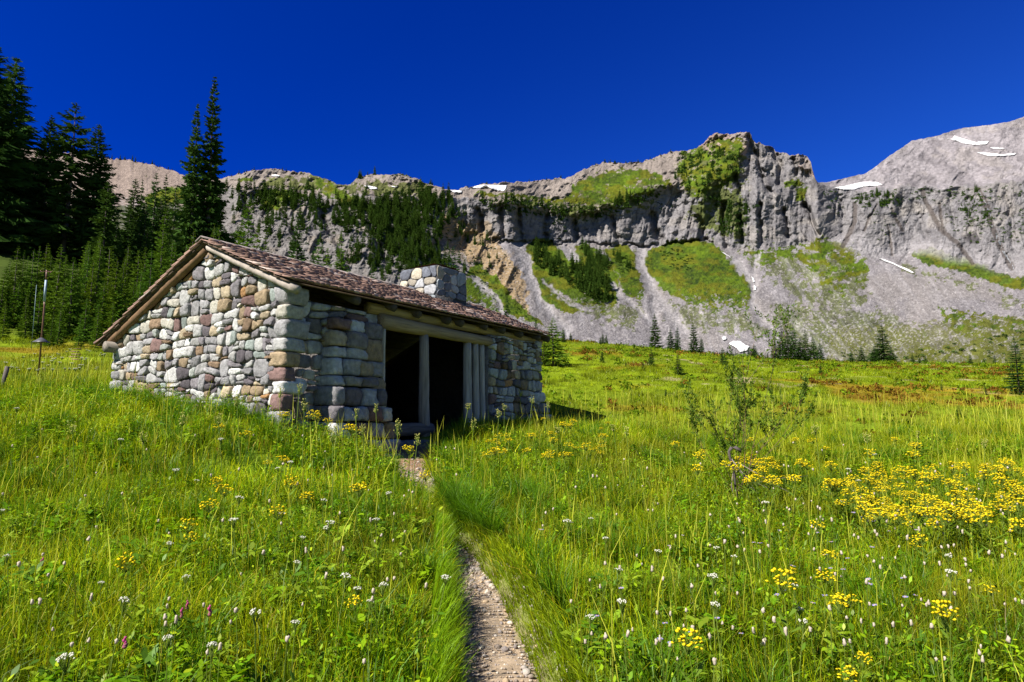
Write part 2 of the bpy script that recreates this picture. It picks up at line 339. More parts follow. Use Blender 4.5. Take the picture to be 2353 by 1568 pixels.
GR=[[(1300,458),(1325,422),(1385,396),(1430,386),(1480,390),(1520,404),(1545,428),(1500,446),(1440,460),(1400,472),(1330,468),(1250,462),(1150,452),(1085,447),(1100,441),(1200,448)],
 [(1570,350),(1620,332),(1650,319),(1700,317),(1712,328),(1692,362),(1702,392),(1690,420),(1640,440),(1600,450),(1570,432),(1552,400),(1550,372)],
 [(1482,600),(1492,572),(1530,555),(1600,552),(1640,568),(1700,608),(1722,640),(1732,672),(1728,708),(1700,722),(1650,722),(1600,707),(1560,690),(1520,662),(1490,632)],
 [(1208,590),(1215,560),(1240,545),(1270,552),(1300,578),(1312,605),(1330,562),(1342,556),(1370,575),(1400,602),(1420,640),(1418,702),(1380,716),(1340,702),(1290,672),(1240,650),(1222,622)],
 [(1392,572),(1420,558),(1450,568),(1468,598),(1470,640),(1484,692),(1440,682),(1418,632),(1400,602)],
 [(1065,632),(1100,598),(1140,640),(1182,690),(1225,728),(1262,760),(1180,724),(1155,715),(1150,700),(1110,640),(1085,630)],[(1065,640),(1085,635),(1110,655),(1145,700),(1150,722),(1060,700)],
 [(1228,640),(1260,648),(1300,690),(1345,716),(1300,718),(1255,695)],
 [(1690,576),(1740,574),(1800,565),(1860,556),(1890,545),(1930,560),(1985,588),(2000,622),(1985,662),(1940,684),(1905,680),(1880,640),(1830,590),(1790,600),(1760,610),(1720,605)],
 [(2090,582),(2130,571),(2180,584),(2250,609),(2353,640),(2500,680),(2500,705),(2300,655),(2200,624),(2130,606)],
 [(2150,700),(2250,720),(2353,728),(2660,740),(2660,850),(1950,850),(2050,822),(2110,800),(2220,780),(2170,740)],
 [(718,410),(745,418),(790,440),(835,462),(800,470),(760,456),(735,440)],[(600,440),(660,440),(720,458),(640,462)],[(610,455),(640,460),(640,480),(600,476)],
 [(330,455),(372,438),(420,428),(445,440),(420,462),(350,480)],[(552,408),(580,406),(590,416),(556,416)],[(1798,415),(1838,412),(1850,425),(1800,430)],[(1830,432),(1860,428),(1850,455),(1835,460)]]
grass=np.zeros(GX.shape,bool)
for i_,P in enumerate(GR):
    m_=reg(P)
    if i_ in (1,0,11): m_&=fbm(GX/15,GY/11,14.,5,.7)>(-.16 if i_==1 else -.28)
    if i_ in (8,10): m_&=fbm(GX/16,GY/10,13.,5,.7)>(-.12+.35*sstep(590,680,GY) if i_==8 else -.1)
    if i_ in (2,3,4,6,8): m_&=fbm(GX/7,GY/5,16.,4,.7)>-.75+.85*sstep(640,725,GY)
    grass|=m_
sparse=np.zeros(GX.shape)
for P in ([(1690,590),(1800,570),(1990,590),(2010,670),(1960,730),(1850,700),(1760,640)],[(1760,690),(1900,690),(2050,720),(2150,760),(2100,830),(1800,800)],[(1500,690),(1730,720),(1780,790),(1560,760)],[(1270,690),(1480,700),(1480,760),(1380,740)],[(2050,590),(2353,690),(2353,720),(2200,660),(2080,630)],[(1060,455),(1300,500),(1500,480),(1500,440),(1250,455)],[(1545,360),(1710,320),(1720,560),(1600,540),(1560,440)],[(600,400),(1000,420),(1000,460),(600,440)]):
    sparse=np.maximum(sparse,blur(blur(reg(P).astype(float),7,0),7,1))
sparse=np.maximum(sparse,blur(blur(grass.astype(float),6,0),6,1))
sp_n=fbm(GX/14,GY/9,11.,5,.65)
grass2=(sparse*.85+sp_n*.9>.62)&~far_&~tan
gull=np.zeros(GX.shape)
for P,w in (([(1472,562),(1480,620),(1496,670),(1540,720),(1580,770)],11),([(1500,680),(1510,740)],9),([(1690,600),(1722,640),(1738,675),(1732,705),(1752,738),(1790,790)],8),([(1190,556),(1206,600),(1212,640),(1250,705),(1300,760)],11),([(1090,640),(1120,668),(1150,712)],6),([(1315,580),(1330,600),(1310,575)],7),([(1400,650),(1440,690),(1490,740)],5),([(2090,580),(2075,605)],4),([(1745,590),(1730,640)],5),([(1250,640),(1290,690),(1330,710)],3)):
    gull=np.maximum(gull,sstep(w+3,w-3,dist_line(wx,wy,P)))
wet=np.zeros(GX.shape)
for P,w in (([(1965,470),(1966,505),(1950,540),(1938,566)],6),([(2120,438),(2135,480),(2160,525),(2200,560),(2235,606)],5),([(2160,470),(2165,520),(2185,545)],3),([(2248,436),(2268,480),(2282,525),(2300,570),(2328,616)],6),([(2050,480),(2072,530)],3),([(2040,520),(2052,585)],3),([(2016,470),(2000,500),(1985,530)],2.5)):
    wet=np.maximum(wet,sstep(w+1.5,w-1.5,dist_line(wx*.3+GX*.7,wy*.3+GY*.7,P)))
# ---- slope of each kind of ground, integrated upwards, gives each point its distance
Ts=np.full(GX.shape,.70)
Ts[upper]=.86; Ts[grass]=.72; Ts[grass&upper]=.88; Ts[slab]=1.0; Ts[cliff]=3.2; Ts[cliff&(wx>1890)]=1.9; Ts[tan]=1.1; Ts[far_]=.95; Ts[lhill]=.72
Ts[(wx>1600)&(wx<1882)&upper&~grass]=1.8
Ts=blur(blur(Ts,3,0),14,1)
lip=(GX>1880)&(GY<ctop)&(GY>ctop-7)
_,E=ray(GX,GY); Ecol=E
dE=np.diff(E,axis=0)
rate=1/np.maximum(Ts-E,.14); rate[lip]=9.; rate=blur(rate,4,1)
Y0=np.interp(MX,[-1100,300,520,900,1150,1500,2000,3300],[150,165,175,185,205,235,240,230])
lnY=np.log(Y0)[None]+np.concatenate([np.zeros((1,len(MX))),np.cumsum(dE*rate[:-1],0)],0)
DY=np.exp(lnY)
# ---- relief along the line of sight: buttresses, ribs, lobes
cl=blur(blur(cliff.astype(float),3,0),3,1); sl=blur(blur((slab|tan).astype(float),3,0),3,1); up_=blur(blur((upper&~grass).astype(float),3,0),3,1)
ph=(.35+.65*sstep(500,560,GX))*(1-.55*sstep(1880,1930,GX))
pk=blur(blur(((wx>1600)&(wx<1882)&upper&~grass).astype(float),3,0),3,1)
def ridged(*a): return 1-2*np.abs(noise(*a))
sx=GX+.25*(GY-500)
wob=14*noise(GX/50,GY/40,27.)
butt=-6.0*noise((sx+wob)/75,GY/160,21.)+2.6*ridged((sx+wob)/31,GY/90,22.)*(.7+.6*noise(GX/60,GY/30,28.))+1.3*ridged((sx+wob)/14,GY/48,23.)*(.6+.8*noise(GX/40,GY/40,29.))+.6*ridged((sx+.5*wob)/6,GY/22,24.)-.7*sstep(-.1,.1,noise(GX/60,(GY+.25*GX+wob)/11,30.))-.4*noise(GX/2.8,GY/3.2,25.)-.9*noise(GX/16,GY/10,26.)
slr=-8.0*noise((GX+.5*GY)/70,(GY-.3*GX)/150,31.)-2.2*ridged((GX+.45*GY)/30,GY/70,32.)-.9*ridged((GX+.4*GY)/13,GY/26,33.)-.5*ridged(GX/5,GY/6,34.)-.3*noise(GX/2.6,GY/2.6,35.)
upr=-4.0*noise((GX+GY)/60,GY/40,41.)-2.0*ridged((GX+.9*GY)/26,(GY-.3*GX)/20,42.)-1.0*ridged((GX+.7*GY)/9,GY/8,43.)-.35*noise(GX/3,GY/3,44.)
base_=-.45*noise(GX/12,GY/9,51.)-.3*noise(GX/4.5,GY/3.5,52.)-1.8*noise((GX+.3*GY)/50,GY/120,53.)
gb=blur(blur(grass.astype(float),14,0),14,1)
rk=1-.45*sstep(1700,1900,GX)
disp=butt*cl*.8*rk+slr*sl+upr*up_*ph+base_+(butt-4.5*noise((GX+.3*GY)/34,GY/90,26.)-2.2*ridged((GX-.2*GY)/20,GY/60,36.))*pk*.8-6.0*gb+3.5*blur(blur(gull,2,0),2,1)+.9*wet
cleft=np.zeros(GX.shape)
for P,w in (([(1735,352),(1746,395),(1768,440)],5),([(1776,345),(1794,385),(1788,425)],7),([(1690,400),(1702,440)],5),([(1822,365),(1832,400)],4),([(1250,500),(1254,545)],4),([(1318,505),(1326,552)],6),([(1405,500),(1422,556)],6),([(1500,492),(1516,548)],8),([(1606,505),(1622,556)],8),([(1664,470),(1668,565)],7),([(1700,500),(1706,560)],5),([(1745,470),(1752,560)],4),([(1800,480),(1812,545)],4),([(1850,470),(1880,540)],4),([(1930,455),(1936,540)],5),([(2065,455),(2078,520)],6),([(2098,462),(2128,545)],7),([(2180,450),(2200,540)],5),([(2225,455),(2234,560)],5),([(2310,440),(2330,560)],5),([(1150,470),(1156,540)],5),([(1190,480),(1196,545)],4),([(1095,480),(1110,530)],5),([(640,470),(690,560)],7),([(740,500),(800,600)],7),([(560,450),(590,540)],7),([(850,520),(890,600)],6),([(960,560),(985,640)],6)):
    cleft=np.maximum(cleft,(.45 if P[0][0]>1900 else 1.)*sstep(w*1.5,w*.2,dist_line(wx*.6+GX*.4,wy*.6+GY*.4,P)))
notch=np.exp(-((wy-cbase-2)/4.)**2)*((GX>1130)&(GX<1640))
smooth_t=blur(blur(((~cliff)&(~slab)&(~upper)&(~tan)).astype(float),3,0),3,1)
disp=disp+7.*blur(blur(cleft,1,0),1,1)+4.5*notch+.75*smooth_t*(.3*noise(GX/4.5,GY/3.5,52.)+.45*noise(GX/12,GY/9,51.))
disp=disp*(DY/330.)
DY=DY+disp
A_,E=ray(GX,GY)
# ---- colours of the ground itself
n1=fbm(GX/30,GY/24,61.,5); n2=noise(GX/5,GY/4,62.); n3=noise(GX/2.4,GY/2.0,63.); n4=fbm(GX/90,GY/60,64.,3)
def shade(c,a=.22,b=.12,d=.10): return np.array(c)*(1+a*n1+b*n2+d*n3)[...,None]
col=shade((.355,.325,.335))
w=sstep(-.1,.35,n4+.3*n1)[...,None]; col=col*(1-.35*w)+.35*w*np.array([.38,.335,.29])
def put(m,c,k=1.0,**kw):
    global col
    m=(np.asarray(m,float)*k)[...,None]; col=col*(1-m)+m*shade(c,**kw)
put(upper,(.40,.335,.285),.9); put((wx>1600)&(wx<1882)&upper,(.40,.345,.32),.8); put(((wx>1600)&(wx<1882)&upper)*sstep(.0,.35,n4+n1*.6+.15),(.52,.37,.31),.75)
put(far_,(.47,.425,.435),1,a=.25); put(far_*sstep(.05,.3,fbm((GX+GY)/40,(GY-.4*GX)/22,107.,5)),(.30,.27,.28),.7); put(far_*sstep(.2,.45,fbm((GX+GY)/60,(GY-.4*GX)/30,108.,4)),(.46,.41,.39),.7)
put(lhill&(wy<480),(.40,.315,.265)); put(slab,(.325,.30,.285)); put(slab*sstep(.05,.4,n1),(.36,.30,.24),.6)
put(cliff,(.335,.315,.32)); put(cliff*sstep(.0,.35,fbm(sx/16,GY/60,71.,4)),(.22,.205,.215),.55); put(cliff*sstep(.1,.45,fbm(sx/50,GY/30,72.,4)),(.44,.40,.37),.7)
crk=cl*sstep(.10,.02,np.abs(noise((sx+wob)/13,GY/46,101.)))*sstep(-.3,.2,noise(GX/40,GY/30,102.)); crk=np.maximum(crk,.8*cl*sstep(.07,.02,np.abs(noise((sx+wob)/6,GY/20,103.)))); put(crk,(.11,.10,.105),.85)
str_=cl*sstep(.25,.45,noise(GX/120,(GY+.10*GX)/6,104.)); put(str_*(GX<1650),(.24,.225,.225),.25); crs=sl*sstep(.09,.02,np.abs(noise((GX+.5*GY)/16,(GY-.3*GX)/34,105.))); put(crs,(.14,.13,.125),.7)
tn2=sstep(.02,.35,fbm(GX/40,GY/40,106.,4)+.7*np.exp(-((GX-1070)/90.)**2-((GY-560)/70.)**2)-.25)*((GX>980)&(GX<1200)&(GY>480)&(GY<720)); put(tn2,(.42,.32,.21),.8)
put(tan,(.44,.32,.19)); put((lhill)&(wy>470),(.07,.09,.02))
ROCKK=.56; col=col*ROCKK
put(grass2,(.072,.088,.014),.85,a=.5,b=.3); put(grass,(.062,.098,.006),.95,a=.5,b=.3,d=.25)
gm=grass*sstep(.0,.45,fbm(GX/26,GY/14,81.,4)+.15); put(gm,(.118,.108,.012),.6)
gm=grass*sstep(.30,.5,fbm(GX/9,GY/7,82.,4)); put(gm,(.028,.052,.007),.8)
lr=inpoly(wx,wy,[(1900,760),(2353,720),(2660,740),(2660,860),(1900,860)]); put(lr*sstep(-.3,.1,fbm(GX/12,GY/7,84.,5)+.6*sstep(740,800,GY)),(.095,.10,.022),.88)
rsm=cl*sstep(1880,1960,GX)*sstep(-60,-8,GY-cbase); put(rsm,(.275,.255,.26),.7); put(gull,(.26,.242,.245),.95); put(wet,(.065,.052,.045),.75); wl=sstep(1.6,.6,dist_line(GX+3*noise(GX/5,GY/9,3.),GY,[(2250,440),(2270,482),(2284,525),(2302,570),(2330,618)])); put(wl*sstep(-.2,.3,noise(GX/3,GY/9,4.)),(.33,.35,.38),.7)
low_=sstep(640,760,GY); bd=(~cliff)&(~grass)&(~upper)&(~slab)&(noise(GX/3.2,GY/2.2,91.)>.70-.22*low_); put(bd,(.36,.33,.32),.55)
fs=GX-(GY-600)*(.25+.45*sstep(1650,1950,GX)); stk=fbm(fs/9,GY/120,93.,4)*smooth_t; put(np.clip(stk*1.8,0,1)*~grass,(.30,.28,.285),.4); put(np.clip(-stk*1.8,0,1)*~grass,(.185,.165,.16),.3)
bd=(~cliff)&(~grass)&(~upper)&(noise(GX/3.6,GY/2.6,95.)>.72-.18*low_); put(bd,(.12,.11,.11),.5)
MV=np.stack([A_*DY,DY,E*DY],-1)
back=[]                                   # the far side of the ridge, falling away
for k,(dd,dz) in enumerate(((12,-6),(60,-45),(220,-160))):
    b=MV[-1].copy(); b[:,1]+=dd; b[:,0]*=b[:,1]/MV[-1][:,1]; b[:,2]+=dz; back.append(b)
MVa=np.concatenate([MV,np.array(back)],0); colA=np.concatenate([col,np.repeat(col[-1:],3,0)],0)
idx=np.arange(MVa.shape[0]*MVa.shape[1]).reshape(MVa.shape[:2]); q=np.stack([idx[:-1,:-1],idx[:-1,1:],idx[1:,1:],idx[1:,:-1]],-1).reshape(-1,4)
tag(mk('mountain',MVa.reshape(-1,3),[q],M['rock'],col=np.clip(colA,.01,1).reshape(-1,3),smooth=False),kind='structure')
def msurf(X,Y):
    """the mountainside's surface behind a pixel"""
    j=int(np.clip(np.searchsorted(MX,X),1,len(MX)-1)); s=sky[j]; i=(Y-YB)/(s-YB)*(NV-1)
    i=float(np.clip(i,0,NV-1.001)); k=int(i); return MV[k,j]*(1-i+k)+MV[k+1,j]*(i-k)
SNOW=[([(2166,317),(2186,319),(2192,311),(2215,319),(2240,326),(2274,324),(2266,332),(2240,334),(2215,331),(2196,324)],'long thin snow patch highest on the far grey peak'),
 ([(2236,349),(2262,350),(2300,354),(2339,351),(2330,357),(2300,360),(2268,359)],'lower long snow streak across the far grey peak'),
 ([(2268,337),(2290,338),(2315,341),(2300,344),(2280,343)],'short snow dash between two longer streaks on the far peak'),
 ([(1912,431),(1940,427),(1965,421),(1985,417),(2015,418),(2030,425),(2010,428),(1985,429),(1962,437),(1940,437)],'wide snow patch on the saddle above the right cliffs'),
 ([(1080,427),(1110,424),(1140,425),(1165,425),(1163,432),(1158,440),(1140,438),(1120,431),(1085,433)],'broken snowfield on the low notch of the ridge'),
 ([(1028,432),(1040,436),(1062,438),(1060,443),(1040,443)],'small snow patch just left of the notch snowfield'),
 ([(834,426),(845,426),(866,430),(868,435),(852,436),(842,432)],'snow patch below the tree-topped knoll of the ridge'),
 ([(896,427),(915,428),(913,431),(900,431)],'tiny snow patch right of the knoll'),
 ([(620,402),(632,400),(643,403),(642,406),(624,406)],'tiny snow patch on the brown left ridge'),
 ([(1672,790),(1684,783),(1700,783),(1712,792),(1722,796),(1716,806),(1700,810),(1690,800)],'bright snow lump at the foot of the scree'),
 ([(1657,776),(1662,771),(1670,775),(1668,782),(1660,782)],'small snow lump above the bigger one on the scree foot'),
 ([(2016,593),(2030,595),(2048,602),(2068,611),(2086,618),(2103,628),(2092,627),(2070,617),(2052,608),(2030,600)],'thin snow line in the scree below the right cliffs'),
 ([(1648,574),(1664,581),(1680,592),(1678,593),(1660,582)],'thin snow strip at the upper edge of the green cone'),
 ([(1724,634),(1731,638),(1735,648),(1730,650)],'snow scrap in the gully right of the green cone, upper'),
 ([(1731,655),(1738,658),(1737,668),(1731,667)],'snow scrap in the gully right of the green cone, lower')]
for P,lab in SNOW:
    P=np.array(P,float); nxs=max(6,int(np.ptp(P[:,0])/1.0)); nys=max(5,int(np.ptp(P[:,1])/.8))
    X,Y=np.meshgrid(np.linspace(P[:,0].min()-1,P[:,0].max()+1,nxs),np.linspace(P[:,1].min()-1,P[:,1].max()+1,nys))
    kk=.2*min(1.,np.ptp(P[:,1])/9); m=inpoly(X+1.4*kk*noise(X/3,Y/3,2.),Y+.9*kk*noise(X/3,Y/3,6.),P)
    V=np.array([msurf(a,b) for a,b in zip(X.ravel(),Y.ravel())]).reshape(nys,nxs,3)
    V=blur(blur(V,1,0),1,1); nrm=np.cross(np.gradient(V,axis=1),np.gradient(V,axis=0)); nrm/=np.linalg.norm(nrm,axis=2)[...,None]+1e-9
    V=V*(1-1.0/V[...,1:2])+nrm*0; Vb=V*(1+1.6/V[...,1:2])
    idx=np.arange(nxs*nys).reshape(nys,nxs); f=m[:-1,:-1]&m[1:,1:]&m[1:,:-1]&m[:-1,1:]
    q=np.stack([idx[:-1,:-1],idx[1:,:-1],idx[1:,1:],idx[:-1,1:]],-1)[f]
    if not len(q): continue
    o_=nxs*nys; e={}                      # close the rim down into the slope so that the patch has thickness
    for a in q:
        for i in range(4):
            k=(a[i],a[(i+1)%4]); e[k]=e.get(k,0)+1
    rim=[[b,a,a+o_,b+o_] for (a,b) in e if (b,a) not in e]
    tag(mk('snow_patch',np.concatenate([V.reshape(-1,3),Vb.reshape(-1,3)]),[q,np.array(rim)],M['snow'],smooth=False),lab,'snow patch','snow patches on the mountainside')
# ------------------------------------------------------------------ the stone hut
def clip_poly(P,a,b,c):
    """keep a*x+b*y<=c"""
    out=[]; n=len(P)
    for i in range(n):
        p,q=P[i],P[(i+1)%n]; dp,dq=a*p[0]+b*p[1]-c,a*q[0]+b*q[1]-c
        if dp<=0: out.append(p)
        if (dp<0)!=(dq<0) and dp!=dq:
            t=dp/(dp-dq); out.append((p[0]+(q[0]-p[0])*t,p[1]+(q[1]-p[1])*t))
    return out
def area_c(P):
    P=np.array(P); x,y=P[:,0],P[:,1]; x2,y2=np.roll(x,-1),np.roll(y,-1); c=x*y2-x2*y; A=c.sum()/2
    return A,((x+x2)*c).sum()/(6*A),((y+y2)*c).sum()/(6*A)
def cells(poly,cell,asp=1.2,relax=1,jit=.42):
    P=np.array(poly,float); x0,y0=P.min(0); x1,y1=P.max(0); S=[]
    r=0; y=y0+cell*.3
    while y<y1:
        x=x0+R.uniform(0,cell)
        while x<x1:
            p=(x+R.uniform(-jit,jit)*cell*.6,y+R.uniform(-jit,jit)*cell*.8)
            if inpoly(np.array([p[0]]),np.array([p[1]]),P)[0]: S.append(p)
            x+=cell*asp*R.choice([.62,.8,1.,1.2,1.45])
        y+=cell*R.uniform(.72,1.08)
    S=np.array(S)
    for it in range(relax+1):
        out=[]
        for i,s in enumerate(S):
            d=(S-s)*np.array([1/asp,asp]); D=(d**2).sum(1); o=np.argsort(D)[1:16]; c=[tuple(p) for p in poly]
            for j in o:
                # weighted half plane in a metric that prefers wide stones
                nx,ny=(S[j]-s)*np.array([1/asp**2,asp**2]); m=(S[j]+s)/2; c=clip_poly(c,nx,ny,nx*m[0]+ny*m[1])
                if len(c)<3: break
            if len(c)>=3: out.append(c)
        if it<relax: S=np.array([area_c(c)[1:] for c in out])
    return out
def rubble(poly,h0,h1,w0=.75,w1=1.9,split=.22):
    """rough courses of squarish stones clipped to a convex outline"""
    P=np.array(poly,float); x0,y0=P.min(0); x1,y1=P.max(0); A=area_c(poly)[0]; edges=[]
    for a,b in zip(P,np.roll(P,-1,0)):
        n=np.array([b[1]-a[1],a[0]-b[0]])*(1 if A>0 else -1); edges.append((n[0],n[1],n@a))
    sd=R.uniform(0,99); ys=[y0]; 
    while ys[-1]<y1+.1: ys.append(ys[-1]+R.uniform(h0,h1))
    def yb(k,x): return ys[k]+.30*h1*float(noise(x*1.9+sd,k*3.7,1.))+.12*h1*float(noise(x*5+sd,k*3.7,4.))
    out=[]
    for k in range(len(ys)-1):
        x=x0-R.uniform(0,h1); hk=ys[k+1]-ys[k]; tl=0.
        while x<x1:
            w=hk*R.uniform(w0,w1); tr=R.uniform(-.16,.16)*hk; a,b=x+tl,x+w+tr; a2,b2=x-tl,x+w-tr
            q=[(a,yb(k,a)),((a+b)/2+R.uniform(-.1,.1)*w,yb(k,(a+b)/2)-R.uniform(-.03,.03)*hk),(b,yb(k,b)),(b2,yb(k+1,b2)),((a2+b2)/2+R.uniform(-.1,.1)*w,yb(k+1,(a2+b2)/2)),(a2,yb(k+1,a2))]
            parts=[q]
            if R.rand()<split and hk>h0*1.05:
                f=R.uniform(.4,.6); l=(q[0][0]*(1-f)+q[5][0]*f,q[0][1]*(1-f)+q[5][1]*f); r=(q[2][0]*(1-f)+q[3][0]*f,q[2][1]*(1-f)+q[3][1]*f+R.uniform(-.15,.15)*hk)
                parts=[[q[0],q[1],q[2],r,l],[l,r,q[3],q[4],q[5]]]
            for c in parts:
                for e in edges:
                    c=clip_poly(c,*e)
                    if len(c)<3: break
                if len(c)>=3 and abs(area_c(c)[0])>.0035: out.append(c)
            x+=w; tl=tr
    return out
PAL=[((.39,.38,.37),18),((.52,.51,.49),15),((.28,.27,.275),19),((.18,.165,.175),13),((.12,.105,.115),7),((.36,.375,.35),4),((.25,.28,.26),3),((.30,.225,.145),7),((.40,.325,.225),7),((.21,.145,.095),5),((.36,.20,.09),1.2),((.18,.115,.105),4),((.45,.42,.36),5)]
_pw=np.array([p[1] for p in PAL]); _pw=_pw/_pw.sum()
def stone_col(dark=1.): return np.array(PAL[R.choice(len(PAL),p=_pw)][0])*R.uniform(.68,1.08)*dark
def stone(mb,poly,O,U,V,Nn,th,gap=.02,col=None,flat=.0,n=20,round_=2):
    P=np.array(poly); A,cx,cy=area_c(P); r=math.sqrt(abs(A)/math.pi)
    if A<0: P=P[::-1]
    c=np.array([cx,cy])
    if r<.02: return
    for _ in range(round_):
        Q=np.roll(P,-1,0); P=np.stack([P*.75+Q*.25,P*.25+Q*.75],1).reshape(-1,2)
    d=np.hypot(*(np.roll(P,-1,0)-P).T); s=np.concatenate([[0],np.cumsum(d)]); tt=np.linspace(0,s[-1],n,endpoint=False)
    P=np.stack([np.interp(tt,s,np.append(P[:,k],P[0,k])) for k in (0,1)],1)
    rel=P-c; L=np.hypot(*rel.T)[:,None]; rel=rel*np.maximum(1-gap/np.maximum(L,.03),.5)
    rel=rel*(1+.035*R.uniform(-1,1,(n,1)))
    tilt=R.uniform(-.30,.30,2)*th/r; th=th*R.uniform(.75,1.25)
    rings=[(1.,-.05),(1.0,.50*th),(.98,.84*th),(.915,1.0*th),(.45,1.03*th)]
    vs=[]
    for k,h in rings:
        q=rel*k; hh=h+(q@tilt if h>0 else 0)+(R.uniform(-.10,.10,n)*th if h>.3*th else 0)
        w=c+q; vs.append(O+w[:,:1]*U+w[:,1:]*V+np.reshape(hh,(-1,1))*Nn)
    vs=np.concatenate(vs+[(O+cx*U+cy*V+1.02*th*Nn)[None]]); f=[];m=len(rings)
    for i in range(m-1):
        for j in range(n):
            k=(j+1)%n; f.append([i*n+j,i*n+k,(i+1)*n+k,(i+1)*n+j])
    t=[[(m-1)*n+j,(m-1)*n+(j+1)%n,m*n] for j in range(n)]
    cc=stone_col() if col is None else col
    mb.add(vs,[f,t],cc*R.uniform(.93,1.07,(len(vs),1)))
# a rounded block on a unit cube sphere
_bv={};_bf=[]
for ax in range(3):
    for sg in (-1,1):
        g=np.linspace(-1,1,6); ids=[]
        for a in g:
            for b in g:
                p=[0,0,0]; p[ax]=sg; p[(ax+1)%3]=a; p[(ax+2)%3]=b; k=tuple(round(t,4) for t in p)
                ids.append(_bv.setdefault(k,len(_bv)))
        for i in range(5):
            for j in range(5):
                f=[ids[i*6+j],ids[(i+1)*6+j],ids[(i+1)*6+j+1],ids[i*6+j+1]]; _bf.append(f if sg>0 else f[::-1])
_BV=np.array(list(_bv),float); _BF=np.array(_bf)
def block(mb,c,h,ax,p=5.,amp=.06,col=None):
    d=_BV; nn=(np.abs(d)**p).sum(1)**(1/p); q=d/nn[:,None]
    sd=R.uniform(0,99); q=q*(1+amp*noise(q[:,0]*1.3+sd,q[:,1]*1.3,q[:,2]*1.3)+amp*.9*noise(q[:,0]*3+sd,q[:,1]*3,q[:,2]*3))[:,None]
    q[:,0]*=1+.10*R.uniform(-1,1)*q[:,2]; q[:,1]*=1+.10*R.uniform(-1,1)*q[:,2]
    cc=stone_col() if col is None else np.array(col)
    mb.add(np.asarray(c)+(q*np.asarray(h))@np.asarray(ax),[_BF],cc*R.uniform(.93,1.07,(len(q),1)))
AX=np.array([HD,HG,UP]); MORT=np.array([.235,.215,.205])
def zf_(s): return ZF+(s-SF)*(ZR-ZF)/(SR-SF)
def zb_(s): return ZR-(s-SR)*(ZR-ZB)/(SB-SR)
hut=empty('stone_shelter',tuple(HC+np.array([0,0,-.5])),0,'river-stone shelter with shingled roof and dark open front at the end of the path','shelter')
hoff=-(HC+np.array([0,0,-.5]))
def hbuild(mb,name,mat,parent=None,smooth=False):
    mb.V=[v+hoff for v in mb.V]; return mb.build(name,mat,parent or hut,smooth)
def prism(mb,poly,O,U,V,Nn,d,col):
    """solid wall core behind a face polygon"""
    P=np.array(poly,float); a=O+P[:,:1]*U+P[:,1:]*V; b=a-d*Nn; n=len(P)
    mb.add(np.concatenate([a,b]),[[list(range(n))],[list(range(n,2*n))[::-1]],[[i,i+n,(i+1)%n+n,(i+1)%n] for i in range(n)]],col)
ZG=-1.1
# sunlit gable wall
gp=[(.0,ZG),(HW,ZG),(HW,zb_(HW)-.16),(SR,ZR-.20),(.0,zf_(0)-.16)]
gp2=[(.16,ZG)]+gp[1:4]+[(.16,zf_(.16)-.16)]
mb=MB(); prism(mb,gp2,hp(0,0,0),HG,UP,-HD,.42,MORT)
inner=[(.16,ZG),(HW-.02,ZG),(HW-.02,zb_(HW)-.18),(SR,ZR-.24),(.16,zf_(.16)-.18)]
for c in rubble(inner,.135,.255):
    _,cs,cz=area_c(c); fl=.10*sstep(.6,-.4,cz)
    stone(mb,c,hp(0,0,0)-HD*fl*.6,HG,UP,-HD,R.uniform(.035,.095)+fl*.4,.011,round_=R.choice([1,1,2]))
z=ZG
while z<zf_(0)-.45:      # big corner stones, alternately long
    h=R.uniform(.085,.165); fl=.15*float(sstep(.9,-.5,z)); lt,ls=(R.uniform(.2,.26),R.uniform(.13,.18)) if R.rand()<.5 else (R.uniform(.12,.20),R.uniform(.14,.27))
    dd=stone_col(); 
    block(mb,hp(lt-.09-fl,ls-.10-fl,z+h),(lt,ls,h*1.0),AX,10,.075,dd); z+=2*h+.012
z=ZG
while z<zb_(HW)-.3:
    h=R.uniform(.09,.15); fl=.12*float(sstep(.9,-.3,z)); block(mb,hp(.12-fl,HW-.14+fl*.6,z+h),(.2,.2,h),AX,6,.05); z+=2*h+.012
hbuild(mb,'gable_wall',M['stone'],smooth=True)
# front: recess, pillar, jamb, right wing
def front(t0,t1,z0,z1,cell,rec,name,extra=None):
    mb=MB(); P=[(t0,z0),(t1,z0),(t1,z1),(t0,z1)]; prism(mb,P,hp(0,rec,0),HD,UP,HN,.40,MORT*.9)
    for c in rubble([(t0+.01,z0),(t1-.01,z0),(t1-.01,z1-.02),(t0+.01,z1-.02)],cell*.62,cell*1.1):
        stone(mb,c,hp(0,rec,0),HD,UP,HN,R.uniform(.06,.12),.013,round_=R.choice([1,2,2]))
    if extra: extra(mb)
    return hbuild(mb,name,M['stone'],smooth=True)
front(.25,2.30,ZG,2.13,.25,.12,'front_wall')
def wing(mb):
    z=ZG
    while z<2.0:
        h=R.uniform(.09,.15); fl=.22*float(sstep(1.0,-.3,z)); lt=R.uniform(.16,.24); block(mb,hp(HL-lt+.06+fl,.12-fl,z+h),(lt,.22,h),AX,5.5,.06); z+=2*h+.012
front(5.92,HL,ZG,2.13,.235,.0,'front_wing_wall',wing)
mb=MB()                   # the pillar: stacked boulders, wider at the foot
z=-1.15
while z<1.78:
    k=float(sstep(1.6,-.7,z)); h=R.uniform(.085,.15)*(1+.2*k); t0=.86-.24*k; t1=1.62+.62*k; out=.32+.34*k; x=t0
    h=min(h,(1.86-z)/2)
    while x<t1-.08:
        w=min(R.uniform(.22,.46),t1-x)
        if t1-x-w<.16: w=t1-x
        block(mb,hp(x+w/2,.16-out/2,z+h),(w/2-.006,out/2+.10+R.uniform(-.05,.05),h*R.uniform(.9,1.05)),AX,10,.075); x+=w
    z+=2*h+.014
z=-1.1
